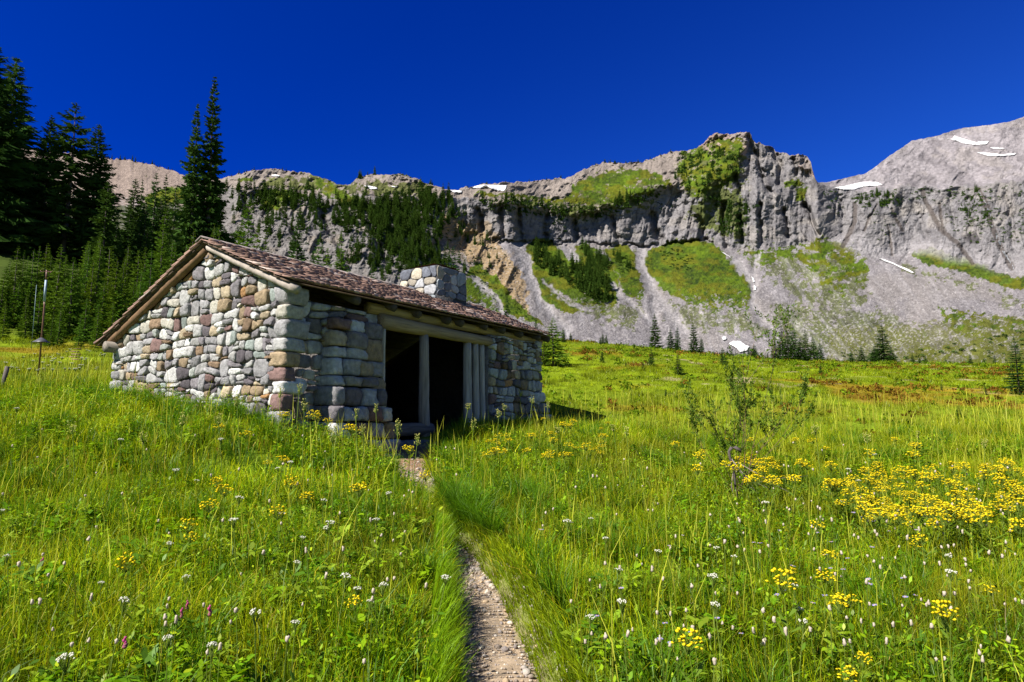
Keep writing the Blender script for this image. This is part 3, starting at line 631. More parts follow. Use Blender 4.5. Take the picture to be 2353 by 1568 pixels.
while z<1.62:             # jamb beside the doorway
    k=float(sstep(1.2,-.8,z)); h=R.uniform(.13,.21); block(mb,hp(1.98+.05*k,.10-.06*k,z+h),(.26+.1*k,.22+.1*k,h),AX,9,.07,np.array(PAL[R.choice([2,3,7,4,0])][0])*.9); z+=2*h+.012
hbuild(mb,'pillar',M['stone'],smooth=True)
# back and far walls
mb=MB(); prism(mb,[(.42,ZG),(HL-.42,ZG),(HL-.42,zb_(HW)-.2),(.42,zb_(HW)-.2)],hp(0,HW,0),HD,UP,HG,.4,MORT*.5)
for c in cells([(.42,ZG),(HL-.42,ZG),(HL-.42,zb_(HW)-.22),(.42,zb_(HW)-.22)],.34,1.2,0): stone(mb,c,hp(0,HW,0),HD,UP,HG,R.uniform(.06,.12),.02,n=10)
hbuild(mb,'rear_wall',M['stone'],smooth=True)
mb=MB(); prism(mb,gp,hp(HL,0,0),HG,UP,HD,.42,MORT*.5)
for c in cells(inner,.34,1.1,0): stone(mb,c,hp(HL,0,0),HG,UP,HD,R.uniform(.06,.12),.02,n=10)
hbuild(mb,'far_gable_wall',M['stone'],smooth=True)
mb=MB(); mb.box(hp(HL/2,HW/2,-.62),(HL/2-.4,HW/2-.4,.06),AX,(.07,.06,.05)); hbuild(mb,'floor',M['wood'])
# ---- roof
sl_f=np.array([HG*(SR-SF)+UP*(ZR-ZF)]).ravel(); Lf=np.linalg.norm(sl_f); sl_f/=Lf; nf=np.cross(HD,sl_f); nf=nf if nf[2]>0 else -nf
sl_b=(-HG*(SB-SR)+UP*(ZR-ZB)); Lb=np.linalg.norm(sl_b); sl_b/=Lb; nb=np.cross(HD,sl_b); nb=nb if nb[2]>0 else -nb
T0,T1=-OG,HL+OR_
mb=MB()
for (e0,sl,nn,L) in ((hp(0,SF,ZF),sl_f,nf,Lf),(hp(0,SB,ZB),sl_b,nb,Lb)):      # sheathing planks (they show from below)
    u=0.02
    while u<L-.02:
        w=min(R.uniform(.17,.24),L-.015-u); a0,a1=T0+.04+R.uniform(-.02,.02),T1-.04+R.uniform(-.02,.02)
        mb.box(e0+HD*(a0+a1)/2+sl*(u+w/2)-nn*(.055+R.uniform(0,.006)),((a1-a0)/2,w/2-.005,.016),np.array([HD,sl,nn]),np.array([.11,.075,.05])*R.uniform(.6,1.15)); u+=w
def wood_c(base,v=.25): return np.array(base)*R.uniform(1-v,1+v)
hbuild(mb,'roof_deck',M['wood'])
def shingles(name,e0,sl,nn,L,cap):
    ex=.215; rows=int(L/ex)+1; Vs=[];Cs=[]
    for k in range(rows):
        x=T0+R.uniform(-.15,0)
        while x<T1:
            w=R.uniform(.085,.20); a0,a1=max(x,T0),min(x+w-R.uniform(.004,.012),T1); x+=w
            if a1-a0<.03: continue
            u0=k*ex-.05+R.uniform(-.014,.012); u1=min(u0+.46,L+.02)
            if u1-u0<.1: continue
            lift=.03+R.uniform(0,.012); th=R.uniform(.034,.056); warp=R.uniform(-.006,.006)
            if k==0: lift+=.006
            v=[]
            for (u,lo,hi) in ((u0,lift,lift+th),(u1,.002,.010)):
                for a,s_ in ((a0,-1),(a1,1)):
                    for h in (lo,hi): v.append(e0+HD*a+sl*(u+(R.uniform(-.006,.006) if u==u0 else 0))+nn*(h-.035+warp*s_*(u==u0)))
            Vs.append(v); g=R.rand(); c=np.array([.27,.165,.130])*R.uniform(.72,1.2) if g<.86 else np.array([.42,.33,.29])*R.uniform(.8,1.15)
            Cs.append(np.repeat(c[None],8,0))
    V=np.array(Vs); n=len(V); fq=np.array([[0,1,3,2],[4,6,7,5],[0,2,6,4],[1,5,7,3],[0,4,5,1],[2,3,7,6]])
    return mk(name,V.reshape(-1,3)+hoff,[(fq[None]+8*np.arange(n)[:,None,None]).reshape(-1,4)],M['shake'],hut,np.array(Cs).reshape(-1,3))
shingles('roof_shingles',hp(0,SF,ZF),sl_f,nf,Lf,0); shingles('roof_shingles',hp(0,SB,ZB),sl_b,nb,Lb,0)
mb=MB(); x=T0                                     # ridge cap
while x<T1:
    w=min(R.uniform(.35,.6),T1-x)
    for sl,nn in ((sl_f,nf),(sl_b,nb)): mb.box(hp(x+w/2,SR,ZR)-sl*.085+nn*.028,(w/2+.02,.095,.012),np.array([HD,sl,nn]),wood_c((.24,.20,.18)),jit=.004)
    x+=w
hbuild(mb,'ridge_cap',M['shake'])
def log(name,P,r,col,n=14,wob=.04,seg=9):
    P=np.asarray(P,float); t=np.linspace(0,1,seg); Q=P[0]+(P[-1]-P[0])*t[:,None]; Q=Q+.012*np.stack([noise(t*3,k*9.+R.uniform(0,50),0.) for k in range(3)],1)
    rr=np.interp(t,[0,1],r if np.ndim(r) else (r,r))
    mb=MB(); mb.tube(Q,rr,n,col,True,0,wob); dv=np.abs(P[-1]-P[0]); return hbuild(mb,name,M['post'] if dv[2]>max(dv[:2]) else (M['beam'] if dv[2]<.2 else M['wood']),smooth=True)
# rake logs, plates, rafters
log('rake_log',(hp(-.12,SF-.10,zf_(SF-.10)-.16),hp(-.12,SR-.02,zf_(SR)-.17)),(.074,.058),(.34,.29,.25),12,.13,16)
log('rake_log',(hp(-.10,SB-.35,zb_(SB-.35)-.16),hp(-.10,SR+.06,ZR-.19)),(.09,.075),(.17,.10,.055),14,.09,14)
log('plate_log',(hp(-.28,HW-.08,zb_(HW)-.30),hp(HL+.1,HW-.08,zb_(HW)-.30)),.12,(.22,.19,.16))
log('wall_plate',(hp(1.9,.04,2.20),hp(HL+.15,.04,2.18)),(.115,.085),(.34,.24,.11))
log('ridge_log',(hp(-.1,SR,ZR-.36),hp(HL,SR,ZR-.36)),.11,(.2,.15,.1))
for t in (1.35,2.35,3.15,4.12,4.62,5.55,6.25,7.1,7.95,8.45):
    r=R.uniform(.075,.095); log('rafter',(hp(t,SF+R.uniform(.04,.12),zf_(SF+.08)-.09-r),hp(t,SR-.1,zf_(SR-.1)-.09-r)),r,(.075,.06,.05),10,.05,4)
# doorway timber
log('lintel',(hp(2.18,-.03,1.96),hp(6.0,-.03,1.935)),(.155,.105),(.30,.225,.14),16,.05)
log('door_post',(hp(3.60,.0,-.38),hp(3.53,.0,1.86)),(.125,.100),(.27,.235,.21))
for t,r in ((5.12,.115),(5.44,.095),(5.70,.085)): log('door_post',(hp(t+.05,.02,-.6),hp(t,.02,1.86)),(r,r*.85),(.36,.33,.31))
log('door_jamb',(hp(2.30,-.05,.35),hp(2.28,-.05,1.82)),(.045,.04),(.42,.38,.33),8)
log('sill_log',(hp(2.25,-.02,-.17),hp(3.78,-.02,-.19)),.135,(.14,.12,.105))
mb=MB()
for t0,t1 in ((2.22,2.8),(2.8,3.3),(3.3,3.9),(3.9,4.6)): block(mb,hp((t0+t1)/2,-.05,-.50),((t1-t0)/2-.01,.24,.11),AX,8,.03,np.array([.17,.165,.17]))
hbuild(mb,'threshold',M['stone'],smooth=True)
# chimney
sc_=1.45
def solve_t(X,s,z):
    ts=np.linspace(0,12,2400); xx=[proj(hp(t,s,z))[0] for t in ts]; return float(ts[int(np.argmin(np.abs(np.array(xx)-X)))])
zc=zf_(sc_); tA=solve_t(1003,sc_,zc); tB=solve_t(1073,sc_,zc)
ss=np.linspace(.3,2.6,200); sC=sc_+float(ss[int(np.argmin([abs(proj(hp(tA,sc_+d,zc+.3))[0]-917) for d in ss]))])
zs=np.linspace(.2,2,200); zt=zc+float(zs[int(np.argmin([abs(proj(hp(tA+.03,sc_+.03,zc+d))[1]-609) for d in zs]))])
print('chimney',tA,tB,sc_,sC,zc,zt)
mb=MB(); zb0=zc-.35; tp=.035
lo=[hp(tA,sc_,zb0),hp(tB,sc_,zb0),hp(tB,sC,zb0),hp(tA,sC,zb0)]; hi=[hp(tA+tp,sc_+tp,zt),hp(tB-tp,sc_+tp,zt),hp(tB-tp,sC-tp,zt),hp(tA+tp,sC-tp,zt)]
mb.add(np.array(lo+hi),[[[0,1,5,4],[1,2,6,5],[2,3,7,6],[3,0,4,7],[4,5,6,7]]],(.07,.07,.075))
for (o,u,d,nn) in ((hp(tA,sc_,zb0),HD,tB-tA,HN),(hp(tA,sc_,zb0),HG,sC-sc_,-HD),(hp(tB,sc_,zb0),HG,sC-sc_,HD)):
    k=tp/(zt-zb0); Vv=UP+k*(-nn); h0=.35+.12 if nn is HN else .1
    for c in cells([(.0,h0),(d,h0),(d,zt-zb0),(0.,zt-zb0)],.25,1.25,0,.3):
        c2=[(tp*.8*(y/(zt-zb0))*(1-2*x/d)+x,y) for x,y in c]
        dk=np.array([(.40,.40,.41),(.26,.28,.30),(.36,.32,.26),(.15,.16,.19),(.45,.40,.31)][R.randint(5)])
        stone(mb,c2,o,u,Vv,nn,.035,.008,dk*R.uniform(.8,1.1),round_=1)
ch=hbuild(mb,'chimney',M['stone'],smooth=True)
mb=MB(); cm=(hi[0]+hi[2])/2
w=(tB-tA)/2-.05; dpt=(sC-sc_)/2-.12
vv=[]
for i in range(7):
    for j in range(5):
        a,b=-1+i/3.,-1+j/2.; vv.append(cm+HD*a*w+HG*b*dpt+UP*(.03+.05*(1-a*a)+.02*R.uniform(-1,1)))
f=[[i*5+j,(i+1)*5+j,(i+1)*5+j+1,i*5+j+1] for i in range(6) for j in range(4)]; vv=np.array(vv); mb.add(np.concatenate([vv,vv-UP*.012]),[f+[[b+35 for b in a[::-1]] for a in f]],(.28,.09,.05))
mb.V=[v+hoff for v in mb.V]; mb.build('chimney_cap',M['metal'],ch)
# ------------------------------------------------------------------ conifers
def crown(h,r,nwh,nbr,ntw,base=.06,shape=.85,ragged=.3,width=.16,seed=0,tip=.0,droop=.32):
    rs=np.random.RandomState(seed); V=[];F=[]
    def tri(a,b,c): n=len(V); V.extend((a,b,c)); F.append((n,n+1,n+2))
    lop=rs.uniform(0,2*math.pi); 
    for i in range(nwh):
        t=(i+rs.uniform(.1,.9))/nwh; z=h*(base+(1-base)*t**.92); prof=(1-t)**shape
        rad=r*(prof*.97+.03)*(1-ragged*.5+ragged*rs.rand())
        nb=max(3,int(nbr*(.55+.45*prof)+rs.rand()))
        az0=rs.uniform(0,6.28)
        for b in range(nb):
            az=az0+6.283*b/nb+rs.uniform(-.45,.45); L=rad*rs.uniform(.55,1.12)*(1+.12*math.cos(az-lop))
            if rs.rand()<.07: L*=.4
            d=np.array([math.cos(az),math.sin(az),0]); sd=np.array([-d[1],d[0],0]); dr=droop*rs.uniform(.4,1.3)*(prof*.9+.1)-.45*(1-prof)**3
            def p(u): return np.array([0,0,z])+d*L*u+np.array([0,0,-dr*L*u**1.2+.16*L*u**3])
            w=L*width*rs.uniform(.8,1.2)+.004*h
            rl=rs.uniform(-.5,.5); sv=sd*math.cos(rl)+np.array([0,0,math.sin(rl)])
            tri(p(.05)-sv*w*.4,p(.05)+sv*w*.4,p(1.05))
            tri(p(.3)+np.array([0,0,.02*L]),p(.85),p(.62)+np.array([0,0,-w*1.0]))
            for k in range(ntw):
                u=.18+.8*(k+rs.rand())/ntw; s=1 if k%2 else -1; q=p(u)
                l=L*.42*(1.15-u*.75)*rs.uniform(.7,1.2)+.01*h*rs.rand(); a=rs.uniform(.5,1.0)
                e=q+d*l*math.cos(a)+sd*s*l*math.sin(a)+np.array([0,0,-l*rs.uniform(-.05,.45)])
                pv=np.array([0,0,1.])*rs.uniform(.4,1)+d*rs.uniform(-.6,.6); pv*=w*.42/np.linalg.norm(pv)
                tri(q-pv,q+pv,e)
    tri(np.array([-.012*h*.4,0,h*.93]),np.array([.012*h*.4,0,h*.93]),np.array([0,0,h*1.0])); tri(np.array([0,-.012*h*.4,h*.93]),np.array([0,.012*h*.4,h*.93]),np.array([0,0,h*1.0]))
    return np.array(V),np.array(F)
def conifer(name,h,r,nwh,nbr,ntw,mat,seed,trunk=True,**k):
    """a root (trunk) with its crown; built at the origin and then copied"""
    V,Fc=crown(h,r,nwh,nbr,ntw,seed=seed,**k)
    if trunk:
        mb=MB(); rs=np.random.RandomState(seed); z=np.linspace(-.04*h,h*.96,7); mb.tube(np.stack([.01*h*noise(z/h*3,seed,1.),.01*h*noise(z/h*3,seed,5.),z],1),np.interp(z,[0,h],[.015*h,.0005*h]),6,(1,1,1))
        root=empty(name,(0,0,0)); mb.build('trunk',M['bark'],root,usecol=False); mk('crown',V,[Fc],mat,root)
    else:
        tv=np.array([(.018*h*math.cos(a),.018*h*math.sin(a),-.03*h) for a in (0,2.1,4.2)]+[(0,0,h*.99)]); nF=len(V); root=mk(name,np.concatenate([V,tv]),[np.concatenate([Fc,np.array([(0,1,3),(1,2,3),(2,0,3)])+nF])],mat)
    return root
used=set()
def plant_tree(proto,x,y,h,rz=None,wide=1.,label='',cat='tree',group=None,ph=10.,z=None,tilt=0):
    z=g1(x,y) if z is None else z; s=h/ph
    rz=R.uniform(0,6.28) if rz is None else rz
    if proto.name in used: o=copy_tree(proto,(x,y,z-.02*h*.3),rz,(s*wide,s*wide,s),(R.uniform(-tilt,tilt),R.uniform(-tilt,tilt)))
    else: used.add(proto.name); o=proto; o.location=(x,y,z-.02*h*.3); o.rotation_euler=(0,0,rz); o.scale=(s*wide,s*wide,s)
    for k in ('label','category','group'):
        if k in o: del o[k]
    return tag(o,label,cat,group)
big=[conifer('fir_tree',10,2.05,54,9,11,M['needles'],s,base=.05,ragged=.55,shape=.72,width=.12) for s in (1,2,3)]
rag=[conifer('fir_tree',10,1.75,32,7,11,M['needles'],s,base=.12,ragged=.9,shape=.55,width=.13) for s in (4,5)]
twin=[conifer('fir_tree',10,1.4,60,9,12,M['needles'],s,base=.02,ragged=.5,shape=.9,width=.17) for s in (6,7)]
yng=[conifer('young_fir',10,1.75,34,8,8,M['young'],s,base=.03,ragged=.4,shape=.85,width=.13,droop=.2) for s in (11,12,13,14)]
mid=[conifer('young_fir',10,1.6,34,9,9,M['needles'],s,base=.01,ragged=.5,shape=.8,width=.17,droop=.25) for s in (15,16,17)]
far=[conifer('mountain_fir',10,1.9,16,8,3,M['far'],s,trunk=False,base=.0,ragged=.5,shape=.75,width=.5) for s in (21,22,23,24,25)]
def tree_px(proto,X,Yt,depth,wide=1.,**k):
    a,e=ray(X,Yt); x=float(a)*depth; zt=float(e)*depth; zg=g1(x,depth)
    return plant_tree(proto,x,depth,max(zt-zg,.3),wide=wide,**k)
# the tall dark trees on the left
for pr,X,Y,d,w,lab in ((big[0],40,130,57,1.22,'tallest dark fir, a wide heavy tree near the left edge'),(big[1],-8,104,50,1.15,'dark fir cut by the left edge of the picture'),(big[2],120,264,58,.85,'narrow dark fir between the tall wide one and the ragged one'),
  (rag[0],176,235,54,1.12,'ragged dark fir with a bare gappy trunk and blunt top'),(big[1],228,285,56,.95,'dark fir just right of the ragged blunt-topped one'),(big[2],-60,180,54,1.2,'dark fir mostly outside the left edge'),(big[0],90,330,60,1.0,'low dark fir filling the gap in the tall dark group'),
  (rag[1],249,416,48,.9,'slim dark fir in front of the pale left hill'),(twin[0],494,172,48,.82,'taller of the two slender spires above the hut'),(twin[1],455,236,47,.8,'shorter of the two slender spires above the hut'),
  (mid[0],312,408,70,1.35,'stout dark fir against the pale left hill'),(mid[1],328,412,72,.8,'slim fir touching the stout one on the left hill'),(mid[2],361,396,74,1.0,'pointed fir standing on the left hill crest'),(mid[0],383,398,76,.8,'small thin fir right of the pointed hill fir'),
  (mid[1],371,449,60,1.1,'dark fir half way between hill and slender spires'),(mid[2],337,457,58,1.1,'dark fir below the stout hill fir'),(mid[0],300,478,55,1.2,'dark fir at the foot of the pale hill'),(mid[1],405,425,62,1.0,'dark fir just left of the slender spires'),(big[0],445,400,50,.95,'broad dark fir at the foot of the slender spires, left side'),(big[2],500,408,50,.9,'broad dark fir at the foot of the slender spires, right side'),(mid[2],270,505,52,1.2,'low dark fir under the slim one before the hill'),(mid[0],340,520,50,1.2,'low dark fir in the dim wood behind the rear eave'),(mid[1],410,505,50,1.2,'low dark fir in the dim wood left of the spires')):
    tree_px(pr,X,Y,d,w,label=lab,group='tall dark firs behind the hut')
for X,Y,d in ((20,400,62),(60,420,63),(150,430,64),(200,440,62),(110,470,60),(240,480,60),(10,500,58),(70,510,57),(160,520,57),(215,530,56),(285,545,55),(-40,440,60),(385,540,54),(445,520,54),(310,500,60),(520,520,56)):
    tree_px(big[R.randint(3)],X+R.uniform(-8,8),Y,d,1.25,label='deep dark fir of the shaded wood between the tall trees',group='dark wood behind the young firs')
for i in range(26):
    tree_px(big[R.randint(3)],R.uniform(-420,-70),R.uniform(150,420),R.uniform(46,64),R.uniform(.9,1.25),label='deep dark fir of the shaded wood between the tall trees',group='dark wood behind the young firs')
# young firs at the wood's edge
ylist=[(43,565,31,1),(57,574,33,.8),(27,587,32,.9),(79,572,33,1),(92,563,35,.8),(110,558,33,1),(138,562,31,1.1),(169,597,30,1.1),(204,562,33,.9),(230,547,36,1.1),(256,566,32,1),(283,594,30,1),(215,596,31,.9),(120,728,26,1.2),(185,726,26.5,1.1),(227,540,40,1),(299,561,37,1),(323,573,36,1.1),(377,517,42,1),(336,565,38,1),(345,570,34,1),(377,475,46,.9),(444,526,42,.9),(495,512,43,.7),(503,517,43,.7),(230,544,44,1),(400,550,36,1.1),(10,610,30,1.1),(150,640,29,1.1),(95,660,29,1.2),(240,640,30,1.2),(270,650,31,1.2),(65,680,28,1.2),(200,680,28.5,1.3),(310,640,34,1.2),(15,690,27,1.2),(-15,640,30,1.1),(430,560,38,1),(460,560,40,1),(262,690,29,1.2),(228,700,28,1),(350,610,34,1.1),(140,700,27,1)]
for i,(X,Y,d,w) in enumerate(ylist):
    tree_px(yng[R.randint(4)],X,Y,d+R.uniform(-.4,.4),w*1.05,label='bright green young fir in the crowded stand left of the hut',group='young firs left of the hut',tilt=.02)
for i in range(75):
    X=R.uniform(-260,430); d=R.uniform(30,44); Y=R.uniform(590,690)-(d-30)*3
    tree_px(yng[R.randint(4)],X,Y,d,R.uniform(.9,1.4),label='bright green young fir in the crowded stand left of the hut',group='young firs left of the hut',tilt=.02)
for X,Y,d,w,lab in ((573,453,42,.95,'tall bright fir right of the gable peak'),(593,518,41,1.1,'shorter bright fir beside the tall one right of the gable peak'),(556,500,43,1.,'bright fir left of the tall one right of the gable peak'),(686,491,46,1.0,'dark slim fir alone above the shingle roof'),(732,547,44,1.,'bright fir above the middle of the roof'),(753,567,44,1.1,'stubby fir above the middle of the roof'),(784,532,45,.9,'thin-topped fir above the roof, right of the stubby one'),(855,600,48,1,'small fir just left of the chimney'),(882,617,48,1.1,'lowest small fir touching the chimney side'),(1041,563,56,1.,'dark fir rising right behind the chimney'),(612,530,44,.9,'fir tip behind the roof right of the bright pair'),(720,575,43,1.1,'low fir tip behind the roof'),(1165,678,50,.9,'thin fir standing over the right end of the roof'),(1232,722,40,.8,'fir half hidden by the far corner of the roof')):
    tree_px((yng if 'bright' in lab or 'stub' in lab else mid)[R.randint(3)],X,Y,d,w,label=lab,group='firs behind the roof')
# firs on the meadow, each foot where the photograph shows it
for X,Yt,Yb,d,w,lab in ((1271,728,842,None,1.15,'largest meadow fir, beside the right end of the hut'),(1294,752,800,46,1.1,'fir behind the largest meadow fir'),(1250,770,842,None,.9,'small fir hugging the left side of the largest meadow fir'),(1379,774,797,47,1.0,'tiny lone fir on the crest right of the hut'),
  (1503.5,720,796,50,.95,'tall slim fir alone on the crest'),(1540,754,800,52,1.1,'bushy fir on the crest right of the tall slim one'),(1556,752,800,52,.9,'slim fir leaning on the bushy crest fir'),(1592,740,812,50,1.0,'tall fir of the crest pair'),(1611,775,812,50,1.1,'short fir of the crest pair'),
  (1498,797,845,None,.95,'fir on the slope straight below the tall slim crest fir'),(1558.5,812,863,None,1.05,'dark fir on the slope below the bushy crest fir'),(1384,807,834,None,1.1,'tiny fir on the bright slope'),(1438,829,842,None,1.1,'dwarf fir seedling on the bright slope'),(1478,832,853,None,1.2,'dwarf fir left of the slope fir'),(1661,797,838,None,1.2,'broad low fir behind the willow shrub'),(1640,806,832,50,1.2,'short fir left of the broad low one'),(1732,790,822,52,1.5,'broad fir right of the snow lump'),
  (1710,800,825,53,1.,'small fir before the snow lump'),(1690,806,826,53,.8,'thin fir at the foot of the snow lump'),(1795,748,824,50,1.0,'left tall fir of the crest clump'),(1808,760,824,49,1.25,'front wide fir of the crest clump'),(1822,750,824,51,1.1,'middle tall fir of the crest clump'),(1838,775,824,50,1.3,'low bushy fir inside the crest clump'),(1849,758,824,51,.9,'slim fir of the crest clump'),(1867,772,824,51,1.1,'right fir of the crest clump'),(1883,789,824,51,1.5,'low rounded fir ending the crest clump'),(1781,785,824,50,1.3,'low fir starting the crest clump'),
  (2025,745,822,52,1.35,'lone tall fir with skirted base on the right crest'),(2008,795,822,52,1.5,'low fir at the left foot of the lone right fir'),(2046,797,822,52,1.5,'low fir at the right foot of the lone right fir'),(1978,794,822,52,1.4,'bushy low fir left of the lone right fir'),(2341,772,907,None,.9,'dark fir cut by the right edge'),(1886,835,862,None,1.0,'seedling fir in the open meadow below the crest clump'),(2206,930,963,None,1.6,'small dark fir low on the right meadow'),(2265,885,908,None,1.1,'tiny fir on the right meadow'),(2164,876,898,None,.8,'twig-like fir seedling on the right meadow'),(2140,865,880,None,.8,'faint fir seedling on the upper right meadow'),(1310,902,920,None,1.4,'dwarf fir in front of the hut corner'),(1644,880,898,None,1.2,'dwarf fir left of the willow shrub'),(1530,893,912,None,1.2,'dwarf fir low on the slope in the meadow middle')):
    if d is None:
        p=hit(X,Yb); d=p[1]; x=p[0]; z=p[2]; br_=X in (1271,1250)
        zt=float(ray(X,Yt)[1])*d; plant_tree((yng if br_ else mid)[R.randint(3)],x,d,max(zt-z,.25),wide=w*(1.75 if br_ else 1.5),label=lab,group='firs on the meadow',z=z)
    else: tree_px(mid[R.randint(3)],X,Yt,d,w*1.5,label=lab,group='firs on the meadow')
for i in range(30):
    X=R.choice([R.uniform(1300,1660),R.uniform(1660,1800),R.uniform(1900,2340)]); Yc=np.interp(X,[1290,1420,1500,1640,1760,1900,2353],[784,794,803,817,826,832,838])
    tree_px(mid[R.randint(3)],X,Yc-R.uniform(9,30),R.uniform(49,53),1.7,label='little dark fir in the loose line along the meadow crest',group='little firs along the crest')
# ------------------------------------------------------------------ trees on the mountainside
def rnd_in(P,n):
    P=np.array(P,float); out=[]
    while len(out)<n:
        p=R.uniform(P.min(0),P.max(0)); 
        if inpoly(np.array([p[0]]),np.array([p[1]]),P)[0]: out.append(p)
    return out
FOR=[([(565,455),(620,440),(690,450),(780,470),(850,480),(885,455),(960,445),(1045,460),(1040,500),(1005,560),(1010,600),(950,612),(900,592),(870,562),(830,522),(760,515),(700,485),(620,475)],330,(18,38),'band'),([(880,560),(1000,570),(1052,615),(970,650),(870,640)],60,(20,36),'band'),
 ([(515,430),(700,430),(760,560),(720,600),(540,560)],50,(14,32),'band'),([(520,432),(1000,432),(1080,640),(760,620),(540,545)],80,(14,34),'band'),([(525,445),(700,440),(760,520),(700,565),(560,525)],34,(14,32),'band'),([(780,505),(1000,520),(1005,640),(940,640),(800,610)],100,(18,38),'band'),([(1000,470),(1050,460),(1090,520),(1050,560),(1010,560)],24,(14,28),'band'),
 ([(700,470),(900,470),(1000,470),(980,540),(900,560),(840,500)],170,(20,38),'band'),
 ([(1090,462),(1180,458),(1260,475),(1330,487),(1400,478),(1440,450),(1520,436),(1512,458),(1430,482),(1380,508),(1300,510),(1240,500),(1150,492)],150,(10,26),'lip'),
 ([(1215,572),(1260,582),(1300,607),(1350,618),(1400,655),(1417,695),(1370,695),(1330,668),(1290,648),(1235,615)],130,(14,38),'lobe'),([(1335,570),(1365,585),(1398,605),(1395,638),(1350,610)],45,(16,30),'lobe'),([(1402,578),(1440,595),(1455,618),(1420,612)],14,(12,24),'lobe'),
 ([(1600,452),(1680,465),(1735,475),(1700,545),(1650,535),(1665,490)],50,(10,22),'peak'),([(1560,360),(1640,350),(1700,350),(1705,405),(1640,420),(1580,440),(1550,415)],60,(8,18),'peak'),([(1950,452),(2050,446),(2060,472),(1990,478)],16,(10,20),'right'),([(2190,446),(2255,440),(2275,510),(2225,520),(2200,480)],22,(8,18),'right'),([(1060,600),(1045,560),(1100,520),(1140,545),(1130,580)],8,(14,24),'tan'),([(1095,590),(1150,560),(1150,590),(1110,630)],5,(14,26),'tan')]
GL=dict(band=('dark fir in the steep forest band above the roof','firs of the forest band'),lip=('small fir along the top lip of the grey cliffs','firs on the cliff lip'),lobe=('fir in the grove on the green fans below the cliffs','firs on the green fans'),peak=('small fir on the green flank of the rocky peak','firs on the peak'),right=('small fir on top of the right-hand cliffs','firs on the right cliffs'),tan=('small fir on the tan eroded ridge','firs on the tan ridge'))
rest=[]; cnt=0
allp=[]
for P,n,(h0,h1),k in FOR:
    for X,Y in rnd_in(P,n): allp.append((R.uniform(h0,h1)*(1 if R.rand()<.75 else .6),X,Y,k))
allp.sort(reverse=True)
def sky_at(X): return float(np.interp(X,MX,sky))
for i,(hp_,X,Y,k) in enumerate(allp):
    p=msurf(X,max(Y,sky_at(X)+2)); h=hp_/F*p[1]*1.25
    if i<285: plant_tree(far[R.randint(5)],p[0],p[1],h,wide=R.uniform(.9,1.35),label=GL[k][0],group=GL[k][1],z=p[2],tilt=.03)
    else: rest.append((p,h))
for X0,X1,n,hh in ((255,330,9,(6,16)),(330,405,8,(4,12)),(515,600,6,(5,12)),(640,660,2,(8,12)),(822,862,7,(8,24)),(905,950,6,(3,7)),(970,1000,5,(8,20)),(1095,1290,22,(3,9)),(1330,1560,24,(3,10)),(1410,1440,4,(5,10)),(1060,1090,4,(4,8))):
    for _ in range(n):
        X=R.uniform(X0,X1); p=msurf(X,sky_at(X)+1.0); rest.append((p,R.uniform(*hh)/F*p[1]))
vv=[];ff=[];nv=0
for p,h in rest:
    pr=far[R.randint(5)].data; V=np.empty(len(pr.vertices)*3); pr.vertices.foreach_get('co',V); V=V.reshape(-1,3); L=np.empty(len(pr.loops),int); pr.loops.foreach_get('vertex_index',L)
    a=R.uniform(0,6.28); c,s=math.cos(a),math.sin(a); w=h/10*R.uniform(.9,1.4)
    vv.append(np.stack([(V[:,0]*c-V[:,1]*s)*w,(V[:,0]*s+V[:,1]*c)*w,V[:,2]*h/10],1)+p); ff.append(L.reshape(-1,3)+nv); nv+=len(V)
tag(mk('far_forest',np.concatenate(vv),[np.concatenate(ff)],M['far']),'smallest firs scattered through the far forest and along the skyline','forest',kind='stuff')
# alder and low shrub mats on the mountain: clumps of leaves
def leafcloud(cs,rs,n,lw,cols):
    """n leaves per clump around centres cs with radii rs: pointed quads"""
    m=len(cs)*n; c=np.repeat(cs,n,0); r=np.repeat(rs,n); d=R.normal(size=(m,3)); d/=np.linalg.norm(d,axis=1)[:,None]; d[:,2]=np.abs(d[:,2])*.8
    p=c+d*(r*R.uniform(.35,1.05,m)**.6)[:,None]; l=np.repeat(lw,n)*R.uniform(.6,1.4,m)
    a=R.normal(size=(m,3)); a/=np.linalg.norm(a,axis=1)[:,None]; b=np.cross(a,R.normal(size=(m,3))); b/=np.linalg.norm(b,axis=1)[:,None]
    V=np.stack([p-a*l[:,None],p+b*l[:,None]*.5,p+a*l[:,None],p-b*l[:,None]*.5],1)
    col=np.repeat(cols,n,0)*R.uniform(.7,1.3,(m,1))
    return V.reshape(-1,3),np.arange(m*4).reshape(-1,4),np.repeat(col,4,0)
def cloud(name,regions,label,seed=0,parent=None):
    cs=[];rs=[];cl_=[]
    for P,n,(a,b),c in regions:
        for X,Y in rnd_in(P,n):
            p=msurf(X,max(Y,sky_at(X)+1.5)); cs.append(p); rs.append(R.uniform(a,b)/F*p[1]); cl_.append(np.array(c)*R.uniform(.7,1.3))
    cs,rs,cl_=np.array(cs),np.array(rs),np.array(cl_)
    V,Fq,c=leafcloud(cs,rs,46,rs*.30,cl_)
    return tag(mk(name,V,[Fq],M['shrub'],col=c),label,'shrubs',kind='stuff')
DG,MG,YG=(.032,.066,.014),(.055,.10,.016),(.13,.17,.02)
